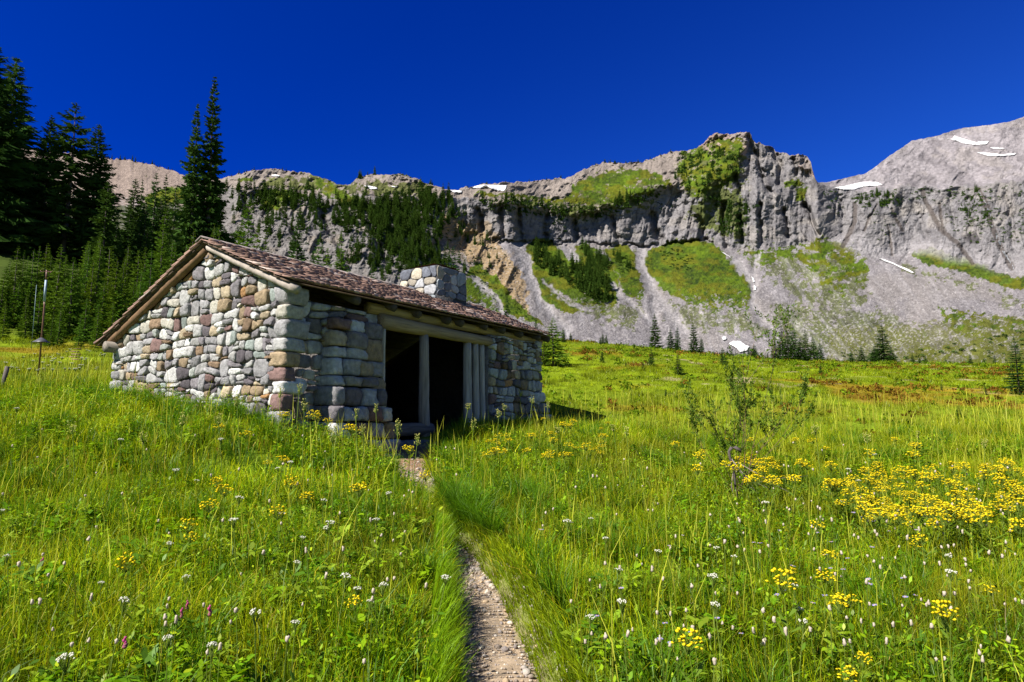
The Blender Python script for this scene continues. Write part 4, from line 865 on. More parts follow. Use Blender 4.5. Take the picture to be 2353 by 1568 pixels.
cloud('mountain_shrubs',[([(1560,352),(1640,335),(1700,345),(1705,400),(1650,415),(1580,440),(1552,410)],120,(3,7),DG),([(1600,452),(1680,462),(1740,475),(1700,545),(1645,535),(1662,490)],90,(3,7),DG),([(1720,520),(1760,520),(1770,560),(1730,570)],0,(2,4),MG),([(1090,456),(1260,470),(1400,474),(1520,436),(1500,462),(1380,505),(1240,495),(1130,485)],110,(3,7),MG),([(1500,470),(1560,450),(1560,470),(1520,490)],10,(2,4),DG),
 ([(1260,500),(1330,510),(1340,540),(1290,545)],14,(2,6),DG),([(1510,570),(1570,575),(1600,600),(1580,625),(1530,615)],60,(2,4),DG),([(1490,600),(1700,610),(1720,700),(1580,690)],50,(1,2.2),MG),([(1300,640),(1400,640),(1420,700),(1340,700)],70,(3,7),MG),([(1405,580),(1450,590),(1460,630),(1420,625)],40,(2,5),MG),([(1100,640),(1200,700),(1230,740),(1120,700)],40,(1.5,4),DG),([(1060,600),(1110,600),(1130,640),(1075,640)],20,(2,4),DG),
 ([(1945,448),(2060,440),(2070,475),(1985,480)],45,(2,6),MG),([(2185,446),(2262,440),(2285,520),(2225,525)],60,(2,6),MG),([(2090,432),(2140,430),(2150,450),(2100,460)],14,(2,4),DG),([(1880,440),(1940,470),(1930,500),(1900,480)],10,(2,4),DG),([(2160,470),(2353,480),(2353,560),(2200,560)],110,(1.5,4.5),MG),([(1890,440),(2353,425),(2353,460),(1890,470)],90,(1.5,5),MG),([(1700,540),(1760,520),(1830,580),(1720,575)],16,(1.5,3),DG),([(2000,480),(2090,480),(2090,560),(2010,560)],22,(1.5,3.5),MG),
 ([(560,460),(1000,470),(1040,560),(980,620),(760,600),(600,520)],150,(2.5,6),DG),([(760,600),(960,640),(900,690),(780,680)],30,(3,6),MG),([(1040,560),(1090,560),(1100,600),(1060,600)],12,(2,4),DG),([(1080,510),(1160,545),(1165,590),(1100,560)],14,(2,4),DG),
 ([(2060,800),(2353,762),(2660,760),(2660,850),(2050,840)],170,(3,8),(.075,.12,.03)),([(1930,805),(2060,800),(2060,835),(1930,835)],40,(2,6),(.075,.11,.03)),([(590,430),(700,450),(600,480)],25,(2,4),MG),([(330,440),(430,430),(440,465),(340,475)],40,(3,6),MG),([(820,398),(870,396),(870,404),(830,408)],8,(2,3),MG),([(905,398),(950,402),(950,407),(905,405)],14,(2,3.5),MG),([(430,480),(560,520),(560,600),(430,560)],40,(4,9),DG),([(1330,400),(1550,352),(1550,362),(1340,410)],30,(1,2.5),MG)],
 'green alder and shrub mats on the far slopes')
# bleached snags
for X,Y,h in ((1050,468,24),(1120,486,14),(1165,438,8),(712,520,30),(1095,530,16)):
    p=msurf(X,Y); hh=h/F*p[1]; mb=MB(); mb.tube([(0,0,-hh*.1),(.02*hh,0,hh*.5),(.05*hh,0,hh)],[.02*hh,.014*hh,.004*hh],5,(.5,.47,.43))
    for k in range(7): z=hh*R.uniform(.3,.9); a=R.uniform(0,6.28); l=hh*.14*(1.1-z/hh); mb.tube([(0.03*z,0,z),(math.cos(a)*l,math.sin(a)*l,z+l*.2)],[.006*hh,.002*hh],4,(.5,.47,.43))
    tag(mb.build('dead_snag',M['wood'],None,loc=tuple(p)),'bleached bare snag among the firs of the far slope','dead tree','bleached snags')
# ------------------------------------------------------------------ meadow grass
def vis(x,y,m=.06):
    """keep plants inside the field of view (with a margin), off the path and out of the hut"""
    t,s=hut_ts(x,y); inh=(t>-.05)&(t<HL+.02)&(s>-.02)&(s<HW+.05)
    pil=(t>.55)&(t<2.3)&(s>-.45)&(s<.1); door=(t>2.2)&(t<4.6)&(s>-.35)&(s<.1)
    return (np.abs(x)<(.79+m)*y+.8)&~inh&~pil&~door
def field(n,y0,y1):
    y=np.sqrt(R.uniform(y0*y0,y1*y1,n)); x=R.uniform(-1,1,n)*(.84*y+.8); return x,y
def pdist(x,y): return dist_line(x,y,PATH,PW)
PALG=np.array([(.235,.335,.003),(.345,.415,.003),(.14,.25,.003),(.45,.45,.004),(.075,.145,.003),(.53,.45,.015),(.46,.32,.04)])
PWG=np.array([.24,.21,.22,.12,.14,.04,.03])
V_,Q_,T_,C_=[],[],[],[]; nv=0
def blades(x,y,h,w,lean,col,curve=.5,az=None):
    global nv
    n=len(x); z=G(x,y)-.02; a=R.uniform(0,6.283,n); la=R.uniform(0,6.283,n) if az is None else az
    wd=np.stack([np.cos(a),np.sin(a),np.zeros(n)],1)*w[:,None]; ld=np.stack([np.cos(la),np.sin(la),np.zeros(n)],1)*(h*lean)[:,None]
    b=np.stack([x,y,z],1); m=b+ld*.3+np.array([0,0,1])*(h*.55)[:,None]; t=b+ld+np.array([0,0,1])*(h*(1-curve*lean**2))[:,None]
    V=np.stack([b-wd,b+wd,m+wd*.8,m-wd*.8,t],1); i=nv+5*np.arange(n)
    V_.append(V.reshape(-1,3)); Q_.append(np.stack([i,i+1,i+2,i+3],1)); T_.append(np.stack([i+3,i+2,i+4],1))
    k=np.array([.36,.36,.95,.95,1.3])   # shade painted in: dark roots for the gaps between blades, brighter tips
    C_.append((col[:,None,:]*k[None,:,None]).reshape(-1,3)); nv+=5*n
def gcolor(x,y):
    n=len(x); c=PALG[R.choice(len(PALG),n,p=PWG)]*R.uniform(.55,1.35,(n,1))
    g=fbm(x*.45,y*.45,40.,3)[:,None]; c=c*(1+.75*g)*np.where(g<0,np.array([[.95,1.02,1.]]),1.); g2=fbm(x*1.3,y*1.3,42.,3)[:,None]; c=c*(1+g2*(.3+.3*sstep(12,20,y)[:,None])); br=sstep(.28,.5,fbm(x*.7,y*.7,46.,3))[:,None]; c=c*(1-.25*br)+.25*br*np.array([.27,.21,.02])*R.uniform(.5,1.4,(n,1))
    yl=sstep(.0,.5,fbm(x*.25,y*.25,44.,3)+.48*sstep(.5,6,x)+.15*sstep(10,16,y))[:,None]; c=c*(1-.45*yl)+.45*yl*np.array([.36,.37,.012])
    fy=sstep(13,26,y)[:,None]; c=c*(1-.6*fy)+.6*fy*np.array([.215,.285,.004])*(1+.8*g2)*R.uniform(.7,1.25,(n,1))
    h=heath_mask(x,y)[:,None]; c=c*(1-.5*h)+.5*h*np.array([.30,.15,.01])*R.uniform(.6,1.3,(n,1)); return c
for n,y0,y1,h0,w0 in ((125000,2.2,8.5,.27,.0028),(150000,8.5,17,.29,.0045),(190000,15,33,.15,.0080),(150000,30,56,.13,.015)):
    x,y=field(n,y0,y1); D,w=pdist(x,y)
    cl_=fbm(x*1.1,y*1.1,50.,3); keep=vis(x,y)&(D>w-.02)&(R.rand(n)<.55+.9*cl_+.35)&~((y>30)&(x<-9))
    if y0>25: keep&=R.rand(n)<.85
    x,y,D,w,cl_=x[keep],y[keep],D[keep],w[keep],cl_[keep]; n=len(x)
    h=h0*R.uniform(.45,1.25,n)*(1+.55*cl_)*np.where(D<w+.25,.75,1.)
    tall=R.rand(n)<.05; h=np.where(tall,h*1.5,h)
    t,s=hut_ts(x,y); nb_=sstep(-1.2,-.2,t)*sstep(-.5,.5,s)*(y<17); h=h*(1-.2*nb_)
    h=h*(1-.45*heath_mask(x,y))
    if y0>12: h=h*(.7+1.1*sstep(.1,.55,fbm(x*.9,y*.9,52.,3)))+.10*sstep(21,15,y)
    side=np.arctan2(y*0-.2,PATH[0,0]-x)        # blades beside the path lean over it
    az=np.where((D<w+.22)&(R.rand(n)<.7),np.where(x>np.interp(y,PATH[:,1],PATH[:,0]),math.pi,0.)+R.uniform(-.8,.8,n),R.uniform(0,6.283,n))
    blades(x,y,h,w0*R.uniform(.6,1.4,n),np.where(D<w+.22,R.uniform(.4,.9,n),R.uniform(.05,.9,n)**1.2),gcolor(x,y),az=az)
# tufts: dense dark tussocks (by the doorway, along the banks, under the gable)
tx_,ty_=field(900,3.,17); D,w=pdist(tx_,ty_); k=vis(tx_,ty_)&(D>w+.1); tx_,ty_=tx_[k],ty_[k]
ex=[tuple(hp(-.30-R.uniform(0,.25),q_,0)[:2]) for q_ in np.linspace(.0,5.8,12)]+[(-1.35,12.3),(-1.2,11.9),(-1.1,12.7),(-.95,11.4),(-.8,12.2),(-.6,10.9),(-.3,10.2),(.05,9.4),(.25,8.8),(-2.9,11.9),(-3.1,11.5),(.5,8.0),(.6,7.2),(-.38,7.75),(-.45,8.0),(-.52,8.3),(-.3,7.6),(-.6,8.6),(-.62,8.15),(-.22,7.4),(-.7,8.9),(-.42,8.2),(-.8,9.2),(-.55,7.3),(-.7,7.6),(-.62,8.0),(-.66,8.3),(-.7,8.5),(-.5,7.9),(-.75,8.7),(-.85,9.0)]
tx_=np.concatenate([tx_,[e[0] for e in ex]*3]); ty_=np.concatenate([ty_,[e[1] for e in ex]*3])
m=90; x=np.repeat(tx_,m); y=np.repeat(ty_,m); rr=np.repeat(R.uniform(.05,.16,len(tx_)),m)*np.sqrt(R.rand(len(x))); aa=R.uniform(0,6.283,len(x)); x=x+rr*np.cos(aa); y=y+rr*np.sin(aa)
D,w=pdist(x,y); k=D>w*.9; x,y,aa=x[k],y[k],aa[k]
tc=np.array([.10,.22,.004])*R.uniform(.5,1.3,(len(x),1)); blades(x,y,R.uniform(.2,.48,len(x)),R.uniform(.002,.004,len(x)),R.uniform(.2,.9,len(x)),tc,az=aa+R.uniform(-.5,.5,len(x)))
# the overhanging left bank of the path
n=6000; y=R.uniform(2.4,9.,n); pxx=np.interp(y,PATH[:,1],PATH[:,0]); pww=np.interp(y,PATH[:,1],PW); x=pxx-pww-R.uniform(-.03,.16,n)
blades(x,y,R.uniform(.16,.36,n)*(.75+.5*noise(y*2.2,0*y,3.)),R.uniform(.002,.0036,n),R.uniform(.1,.6,n),np.array([.16,.28,.003])*R.uniform(.5,1.5,(n,1)),az=R.uniform(-.9,.9,n))
n=9000; y=R.uniform(2.4,9.5,n); pxx=np.interp(y,PATH[:,1],PATH[:,0]); pww=np.interp(y,PATH[:,1],PW); x=pxx+pww+R.uniform(-.10,.14,n)
blades(x,y,R.uniform(.08,.19,n),R.uniform(.002,.0034,n),R.uniform(.2,.8,n),np.array([.22,.30,.004])*R.uniform(.5,1.4,(n,1)),az=math.pi+R.uniform(-1.2,1.2,n))
# tall pale flowering stalks
x,y=field(9000,3.2,22); D,w=pdist(x,y); k=vis(x,y)&(D>w+.06)&(R.rand(len(x))<.45+.9*fbm(x*.5,y*.5,60.,2)+.25*sstep(2,6,x)); x,y=x[k],y[k]
blades(x,y,R.uniform(.45,.8,len(x)),R.uniform(.0022,.0042,len(x))*(1+.06*y),R.uniform(.02,.35,len(x)),np.array([.52,.53,.05])*R.uniform(.6,1.2,(len(x),1)))
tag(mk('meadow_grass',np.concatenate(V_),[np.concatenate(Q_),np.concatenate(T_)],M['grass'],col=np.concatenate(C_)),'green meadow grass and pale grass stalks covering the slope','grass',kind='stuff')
# low broad-leaved herbs between the blades
x,y=field(120000,2.3,15); D,w=pdist(x,y); c_=fbm(x*.8,y*.8,70.,3); k=vis(x,y)&(D>w+.05)&(R.rand(len(x))<.45+1.3*c_+.35*sstep(6,3.5,y)); x,y=x[k],y[k]; n=len(x)
xx=np.concatenate([x]); zz=G(x,y)+R.uniform(.06,.33,n)*(1+.5*(c_[k]))
l=R.uniform(.010,.028,n)*(1+.35*(R.rand(n)>.85)); a=R.uniform(0,6.283,n); el=R.uniform(-.3,1.0,n); d=np.stack([np.cos(a)*np.cos(el),np.sin(a)*np.cos(el),np.sin(el)],1); sd=np.stack([-np.sin(a),np.cos(a),R.uniform(-.5,.5,n)],1)
p=np.stack([x,y,zz],1); wl_=l*R.uniform(.3,.5,n)
V=np.stack([p-d*l[:,None],p-d*l[:,None]*.1+sd*wl_[:,None],p+d*l[:,None]*.5+sd*wl_[:,None]*.7,p+d*l[:,None],p+d*l[:,None]*.5-sd*wl_[:,None]*.7,p-d*l[:,None]*.1-sd*wl_[:,None]],1)
hc=np.array([(.15,.30,.005),(.24,.38,.005),(.07,.16,.006),(.30,.38,.01)])[R.randint(0,4,n)]*R.uniform(.5,1.3,(n,1))
tag(mk('meadow_herbs',V.reshape(-1,3),[np.arange(n*6).reshape(-1,6)],M['grass'],col=np.repeat(hc,6,0)),'low broad-leaved herbs growing between the grass','herbs',kind='stuff')
# leafy clumps in the foreground, low heath and dwarf shrubs on the far meadow
x,y=field(4200,2.4,14); D,w=pdist(x,y); k=vis(x,y)&(D>w+.12)&(R.rand(len(x))<.30+1.1*fbm(x*.6,y*.6,75.,2)+.45*sstep(5.5,3.2,y)); x,y=x[k],y[k]
lx,ly=[],[]
for X_,Y_ in ((60,1200),(110,1190),(40,1230),(150,1215),(90,1240),(200,1195),(2010,1060),(2040,1080),(1980,1075)):
    p=hit(X_,Y_+25); lx+=list(p[0]+R.normal(0,.12,5)); ly+=list(p[1]+R.normal(0,.12,5))
x=np.concatenate([x,lx]); y=np.concatenate([y,ly]); m=26; n=len(x)*m; x0_,y0_=np.repeat(x,m),np.repeat(y,m); zb_2=np.repeat(G(x,y),m); hh=np.repeat(R.uniform(.12,.34,len(x)),m); ls_=np.repeat(R.uniform(.022,.05,len(x)),m)*R.uniform(.6,1.3,n)
a=R.uniform(0,6.283,n); u=R.rand(n); el=R.uniform(-.35,.9,n); rad=np.repeat(R.uniform(.05,.14,len(x)),m)*np.sqrt(R.rand(n))
p=np.stack([x0_+rad*np.cos(a),y0_+rad*np.sin(a),zb_2+hh*(.25+.75*u)],1); d=np.stack([np.cos(a)*np.cos(el),np.sin(a)*np.cos(el),np.sin(el)],1); sd=np.stack([-np.sin(a),np.cos(a),R.uniform(-.4,.4,n)],1); q=ls_*R.uniform(.28,.5,n); ls3=ls_[:,None]
V=np.stack([p-d*ls3,p-d*ls3*.2+sd*q[:,None],p+d*ls3*.45+sd*q[:,None]*.75,p+d*ls3*1.1-np.array([0,0,.25])*ls3,p+d*ls3*.45-sd*q[:,None]*.75,p-d*ls3*.2-sd*q[:,None]],1)
cl2=np.repeat(np.array([(.13,.27,.006),(.20,.33,.006),(.09,.19,.012),(.24,.34,.02)])[R.randint(0,4,len(x))],m,0)*R.uniform(.65,1.25,(n,1))
tag(mk('leafy_plants',V.reshape(-1,3),[np.arange(n*6).reshape(-1,6)],M['grass'],col=np.repeat(cl2,6,0)),'broad-leaved green plants in clumps among the foreground grass','herbs',kind='stuff')
x=R.uniform(-4,46,9000); y=R.uniform(15.5,55,9000); hk_=heath_mask(x,y); k=vis(x,y)&(R.rand(9000)<(.10+.8*hk_+.5*sstep(.1,.4,fbm(x*.5,y*.5,77.,3)))); x,y,hk_=x[k],y[k],hk_[k]
cc_=np.where((R.rand(len(x),1)<.2+.65*hk_[:,None]),np.array([[.16,.085,.014]]),np.array([[.10,.17,.008]]))*R.uniform(.5,1.4,(len(x),1)); rs_=R.uniform(.06,.24,len(x))*(1+.012*y)
V,Fq,c=leafcloud(np.stack([x,y,G(x,y)],1)-np.array([0,0,.02]),rs_,26,rs_*.22,cc_)
V=V.reshape(-1,3); tag(mk('heath',V,[Fq],M['shrub'],col=c),'low rust and green heath clumps dotting the far meadow','heath',kind='stuff')
# ------------------------------------------------------------------ wild flowers
def headpos(X,Y,hgt,y1=26):
    """ground points whose plants of height hgt end at these pixels"""
    a,e=ray(X,Y); yy=np.linspace(2.4,y1,110); x=a[:,None]*yy[None]; z=G(x,np.broadcast_to(yy,x.shape)); hit_=(e[:,None]*yy[None])<(z+hgt[:,None]); k=hit_.argmax(1); ok=hit_.any(1)
    y=yy[k]; return a*y,y,ok
def stemV(mb,h,r,bend,col,n=3): mb.tube([(0,0,-.03),(bend*.3,0,h*.5),(bend,0,h)],[r,r*.9,r*.7],n,col,False)
def ell(mb,c,r,col,n=6,m=4,bump=.18):
    th=np.linspace(0,math.pi,m+1)[1:-1]; ph=np.arange(n)*2*math.pi/n
    V=[(0,0,1)]+[(math.sin(t)*math.cos(p),math.sin(t)*math.sin(p),math.cos(t)) for t in th for p in ph]+[(0,0,-1)]; V=np.array(V)*(1+bump*R.uniform(-1,1,(len(V),1)))*np.asarray(r)+c
    q=[[1+i*n+j,1+(i+1)*n+j,1+(i+1)*n+(j+1)%n,1+i*n+(j+1)%n] for i in range(m-2) for j in range(n)]; L=len(V)-1
    mb.add(V,[q,[[0,1+j,1+(j+1)%n] for j in range(n)]+[[L,1+(m-2)*n+(j+1)%n,1+(m-2)*n+j] for j in range(n)]],np.asarray(col)*R.uniform(.85,1.1,(len(V),1)))
GS=(.22,.30,.05)
def bistort():
    s=MB(); b=R.uniform(-.10,.10); stemV(s,.45,.0022,b,GS)
    for k in range(2): a=R.uniform(0,6.28); z=R.uniform(.05,.2); d=np.array([math.cos(a),math.sin(a),.6]); q=np.array([-d[1],d[0],0])*.006; o=np.array([b*.2,0,z]); s.add([o,o+d*.04+q,o+d*.1,o+d*.04-q],[[[0,1,2,3]]],(.12,.2,.02))
    h=MB(); L=R.uniform(.012,.022); 
    ell(h,np.array([b,0,.45+L*.5]),(.0095,.0095,L),(.58,.49,.40),7,7,.36); r=s.build('bistort_flower',M['grass']); h.build('flower_head',M['petal'],r); return r
def p_z(r): return .45+.012-5*r*r+R.uniform(-.03,.03)
def groundsel():
    s=MB(); b=R.uniform(-.06,.06); stemV(s,.45,.003,b,(.20,.28,.03),4); h=MB()
    for k in range(6): a=R.uniform(0,6.28); z=R.uniform(.08,.36); d=np.array([math.cos(a),math.sin(a),.5]); q=np.array([-d[1],d[0],0])*.013; o=np.array([b*z,0,z]); s.add([o,o+d*.04+q,o+d*.11,o+d*.04-q],[[[0,1,2,3]]],(.13,.21,.02))
    for k in range(R.randint(22,34)):
        a=R.uniform(0,6.28); r=.068*math.sqrt(R.rand()); c=np.array([b+r*math.cos(a),r*math.sin(a),p_z(r)]); h.tube([(b,0,.38),c],[.0014,.001],3,GS,False)
        m=7; th=np.arange(m)*6.283/m+a; tl=R.uniform(-.4,.4,2); rr=R.uniform(.008,.0125)
        ring=c+np.stack([np.cos(th)*rr,np.sin(th)*rr,(np.cos(th)*tl[0]+np.sin(th)*tl[1])*rr],1); V=np.concatenate([ring,(c+[0,0,.005])[None],(c-[0,0,.007])[None]])
        h.add(V,[[[j,(j+1)%m,m] for j in range(m)]+[[(j+1)%m,j,m+1] for j in range(m)]],np.array([.86,.68,.02])*R.uniform(.65,1.1))
    r=s.build('groundsel_flower',M['grass']); h.build('flower_head',M['petal'],r); return r
def umbel(gr=False):
    s=MB(); b=R.uniform(-.05,.05); stemV(s,.5,.0032,b,GS,4); h=MB(); c0=(.68,.67,.56) if not gr else (.48,.46,.14)
    for k in range(30):
        a=R.uniform(0,6.28); r=(.030 if not gr else .03)*math.sqrt(R.rand()); c=np.array([b+r*math.cos(a),r*math.sin(a),(.5+.02-10*r*r)+R.uniform(-.006,.006)+(R.uniform(-.05,.03) if gr else 0)]); h.tube([(b,0,.45),c],[.0013,.0009],3,GS,False); ell(h,c,(.0045,.0045,.004),c0,5,3,.25)
    r=s.build('tall_seed_stalk' if gr else 'umbel_flower',M['grass']); h.build('seed_head' if gr else 'flower_head',M['petal'],r); return r
def daisy(col,name):
    s=MB(); b=R.uniform(-.08,.08); stemV(s,.35,.0018,b,GS); h=MB(); c=np.array([b,0,.35]); m=12
    for k in range(m): a=6.283*k/m+R.uniform(-.1,.1); d=np.array([math.cos(a),math.sin(a),R.uniform(-.2,.25)]); q=np.array([-d[1],d[0],0])*.0034; h.add([c+d*.004-q*.5,c+d*.004+q*.5,c+d*.018+q,c+d*.018-q],[[[0,1,2,3]]],np.array(col)*R.uniform(.8,1.15))
    ell(h,c,(.0055,.0055,.004),(.75,.45,.02),6,3,.05); r=s.build(name,M['grass']); h.build('flower_head',M['petal'],r); return r
def clover():
    s=MB(); stemV(s,.3,.0025,.02,GS); h=MB()
    for k in range(5): ell(h,np.array([.02+R.uniform(-.006,.006),R.uniform(-.006,.006),.28+.012*k]),(.013-.0015*k,.013-.0015*k,.011),(.55,.08,.26) if k>1 else (.35,.12,.16),6,4,.25)
    r=s.build('clover_flower',M['grass']); h.build('flower_head',M['petal'],r); return r
def scatter(protos,X,Y,hs,ph,label,cat,group,nind=300,stuffname=None):
    X,Y,hs=map(np.asarray,(X,Y,hs)); x,y,ok=headpos(X,Y,hs); D,w=pdist(x,y); ok&=vis(x,y,.1)&(D>w+.03); x,y,hs=x[ok],y[ok],hs[ok]; o_=np.argsort(y); z=G(x,y); n=0; vv=[];fl={};cc=[];nv=0
    for i in o_:
        pr=protos[R.randint(len(protos))]; rz=R.uniform(0,6.28); k=hs[i]/ph; wd=k**.5*R.uniform(.85,1.25)*(.72+.05*min(y[i],14))
        if n<nind:
            if pr.name in used: q=copy_tree(pr,(x[i],y[i],z[i]),rz,(wd,wd,k),(R.uniform(-.12,.12),R.uniform(-.12,.12)))
            else: used.add(pr.name); q=pr; q.location=(x[i],y[i],z[i]); q.scale=(wd,wd,k)
            lb=label(x[i],y[i]) if callable(label) else label; tag(q,lb[0] if isinstance(lb,tuple) else lb,cat,(lb[1] if isinstance(lb,tuple) else group)); n+=1
def side_label(kind,place):
    def f(x,y):
        s='left' if x<np.interp(y,PATH[:,1],PATH[:,0]) else 'right'
        d='in the near grass' if y<6 else ('in the middle of the meadow' if y<10 else 'in the grass toward the hut')
        t='%s %s, %s of path'%(kind,d,s); return t,t
    return f
def rpx(n,P):
    q=np.array(rnd_in(P,n)); return q[:,0],q[:,1]
bs=[bistort() for _ in range(6)]; X1,Y1=rpx(85,[(0,960),(1050,1000),(1080,1560),(0,1560)]); X2,Y2=rpx(165,[(1230,1150),(1500,1020),(2353,1010),(2353,1560),(1260,1560)]); X3,Y3=rpx(60,[(1700,1120),(2353,1150),(2353,1320),(1700,1300)])
X=np.concatenate([X1,X2,X3]); Y=np.concatenate([Y1,Y2,Y3]); scatter(bs,X,Y,R.uniform(.30,.55,len(X)),.45,side_label('creamy bottlebrush flower','')    ,'flower','bistort')
gs=[groundsel() for _ in range(6)]; X1,Y1=rpx(150,[(1900,1090),(2353,1060),(2353,1210),(2000,1200),(1880,1130)]); X2,Y2=rpx(34,[(1230,960),(1420,960),(1420,1060),(1060,1040)]); X3,Y3=rpx(30,[(1700,1050),(1850,1060),(1840,1110),(1700,1110)]); X4,Y4=rpx(16,[(380,980),(1000,990),(1000,1250),(300,1250)]); X5,Y5=rpx(11,[(1400,1150),(2353,1250),(2353,1560),(1500,1560)]); X6,Y6=rpx(8,[(640,930),(860,975),(860,1000),(650,960)]); X7,Y7=rpx(26,[(1500,1010),(2353,1010),(2353,1080),(1500,1080)])
X=np.concatenate([X1,X2,X3,X4,X5,X6,X7,[828,320,1860,2100,2130,1960]]); Y=np.concatenate([Y1,Y2,Y3,Y4,Y5,Y6,Y7,[1388,1300,1205,1260,1240,1160]]); scatter(gs,X,Y,R.uniform(.26,.62,len(X)),.45,side_label('yellow flat-topped groundsel flower',''),'flower','groundsel')
us=[umbel() for _ in range(4)]; X3,Y3=rpx(46,[(0,812),(240,800),(250,850),(0,860)]); X1,Y1=rpx(30,[(0,960),(1050,1000),(1080,1560),(0,1560)]); X2,Y2=rpx(20,[(1250,1000),(2353,1000),(2353,1560),(1300,1560)]); X=np.concatenate([X1,X2,X3,[42,640,870,1425,600,1390]]); Y=np.concatenate([Y1,Y2,Y3,[945,1195,1200,1330,1450,1250]]); scatter(us,X,Y,R.uniform(.35,.6,len(X)),.5,side_label('white lacy umbel flower',''),'flower','umbels')
ds=[daisy((.42,.36,.72),'aster_flower') for _ in range(3)]; X1,Y1=rpx(30,[(1700,1180),(2100,1150),(2150,1400),(1800,1420)]); X2,Y2=rpx(12,[(1200,1150),(1700,1250),(1700,1560),(1300,1560)]); X=np.concatenate([X1,X2]); Y=np.concatenate([Y1,Y2]); scatter(ds,X,Y,R.uniform(.28,.4,len(X)),.35,side_label('small lilac aster flower',''),'flower','asters')
cv=[clover() for _ in range(2)]; scatter(cv,[400,474,436,278,90],[1410,1400,1408,1480,1300],[.3,.32,.28,.3,.3],.32,lambda x,y:('magenta clover-like flower spike low in the left foreground','magenta flowers'),'flower','magenta')
ts=[umbel(True) for _ in range(4)]; tp_=[(1172,884),(1192,903),(1215,921),(1158,938),(1140,955),(1250,930),(683,897),(700,935),(822,952),(868,938),(905,985),(948,1010),(842,990),(560,925),(640,905),(1060,935),(1080,975),(1300,985),(520,965),(410,975),(330,1010),(1420,985),(1445,990),(770,1000),(180,995),(1990,1010),(2100,1000),(2250,1020),(1880,990),(1620,960)]
scatter(ts,[p[0] for p in tp_],[p[1] for p in tp_],[R.uniform(.75,1.05) for _ in tp_],.5,side_label('tall greenish seed stalk',''),'plant','stalks')
# ------------------------------------------------------------------ the willow shrub and the dead branch beside it
p=hit(1700,1150); sh=empty('willow_shrub',tuple(p),0,'thin-leaved willow shrub with open wiry stems rising above the flowers','shrub')
st=MB(); tips=[]
def branch(a,d,L,r,depth):
    a=np.array(a,float); d=np.array(d,float)/np.linalg.norm(d); P=[a]; n=5
    for i in range(n): d=d+R.normal(0,.13,3)+np.array([0,0,.05]); d/=np.linalg.norm(d); P.append(P[-1]+d*L/n)
    st.tube(P,np.linspace(r,r*.45,n+1),5,np.array([.16,.09,.06])*R.uniform(.7,1.2),False)
    if depth<2:
        for k in range(R.randint(3,5)):
            i=R.randint(2,n+1); v=d+R.normal(0,.38,3); v[2]=abs(v[2])*.7+.3; branch(P[i],v,L*R.uniform(.32,.55),r*.5,depth+1)
    for i in range(1,n+1):
        if depth>0 or i>2: tips.append((P[i],d,depth))
dz=p[1]/F
for tx0,ty0,L,r in ((1690,800,None,.007),(1745,835,None,.006),(1620,965,None,.007),(1560,1000,None,.005),(1790,920,None,.005),(1660,900,None,.006),(1830,960,None,.005),(1585,940,None,.005),(1700,960,None,.008)):
    tgt=np.array([(tx0-1700)*dz,R.uniform(-.3,.4),(1150-ty0)*dz]); base=np.array([R.uniform(-.12,.12),R.uniform(-.1,.1),-.03]); branch(base,tgt-base+np.array([0,0,.15]),np.linalg.norm(tgt)*.93,r,0)
st.build('stems',M['wood'],sh)
lv=[];lc=[]
for q_,d,dp in tips:
    for k in range(R.randint(6,11)):
        v=d+R.normal(0,.7,3); v/=np.linalg.norm(v); l=R.uniform(.035,.065); s_=np.cross(v,R.normal(size=3)); s_/=np.linalg.norm(s_); a=q_+R.normal(0,.012,3)
        lv.append([a,a+v*l*.45+s_*l*.17,a+v*l,a+v*l*.45-s_*l*.17]); lc.append(np.array([(.10,.165,.02),(.14,.20,.03),(.065,.12,.015)][R.randint(3)])*R.uniform(.8,1.3))
lv=np.array(lv); mk('leaves',lv.reshape(-1,3),[np.arange(len(lv)*4).reshape(-1,4)],M['shrub'],sh,np.repeat(np.array(lc),4,0))
p2=hit(1690,1165); mb=MB(); k=p2[1]/F
def pxp(X,Y,dy=0): return ((X-1690)*k,dy,(1165-Y)*k)
mb.tube([pxp(1700,1175),pxp(1692,1130),pxp(1690,1090),pxp(1683,1062),pxp(1680,1045),pxp(1686,1037),pxp(1695,1036),pxp(1704,1041),pxp(1708,1048)],[.018,.017,.016,.019,.022,.026,.026,.022,.010],7,(.085,.07,.065),True,0,.15)
for P,r in (([(1684,1060),(1700,1085),(1720,1110),(1735,1150),(1742,1180)],.016),([(1700,1070),(1750,1100),(1780,1120),(1800,1130)],.010),([(1690,1075),(1715,1105),(1760,1125),(1790,1160)],.011),([(1735,1115),(1780,1105),(1850,1098)],.006),([(1760,1110),(1800,1130),(1830,1148)],.006),([(1720,1120),(1745,1140),(1790,1150)],.008),([(1688,1090),(1680,1120),(1685,1160),(1700,1200)],.011),([(1740,1160),(1710,1180),(1706,1200)],.007)):
    mb.tube([pxp(a,b,-.05*i) for i,(a,b) in enumerate(P)],np.linspace(r*.55,r*.25,len(P)),5,(.22,.18,.165),True,0,.12)
tag(mb.build('dead_branch',M['wood'],None,loc=tuple(p2)),'grey hooked dead branch with bare twigs at the willow shrub','dead branch')
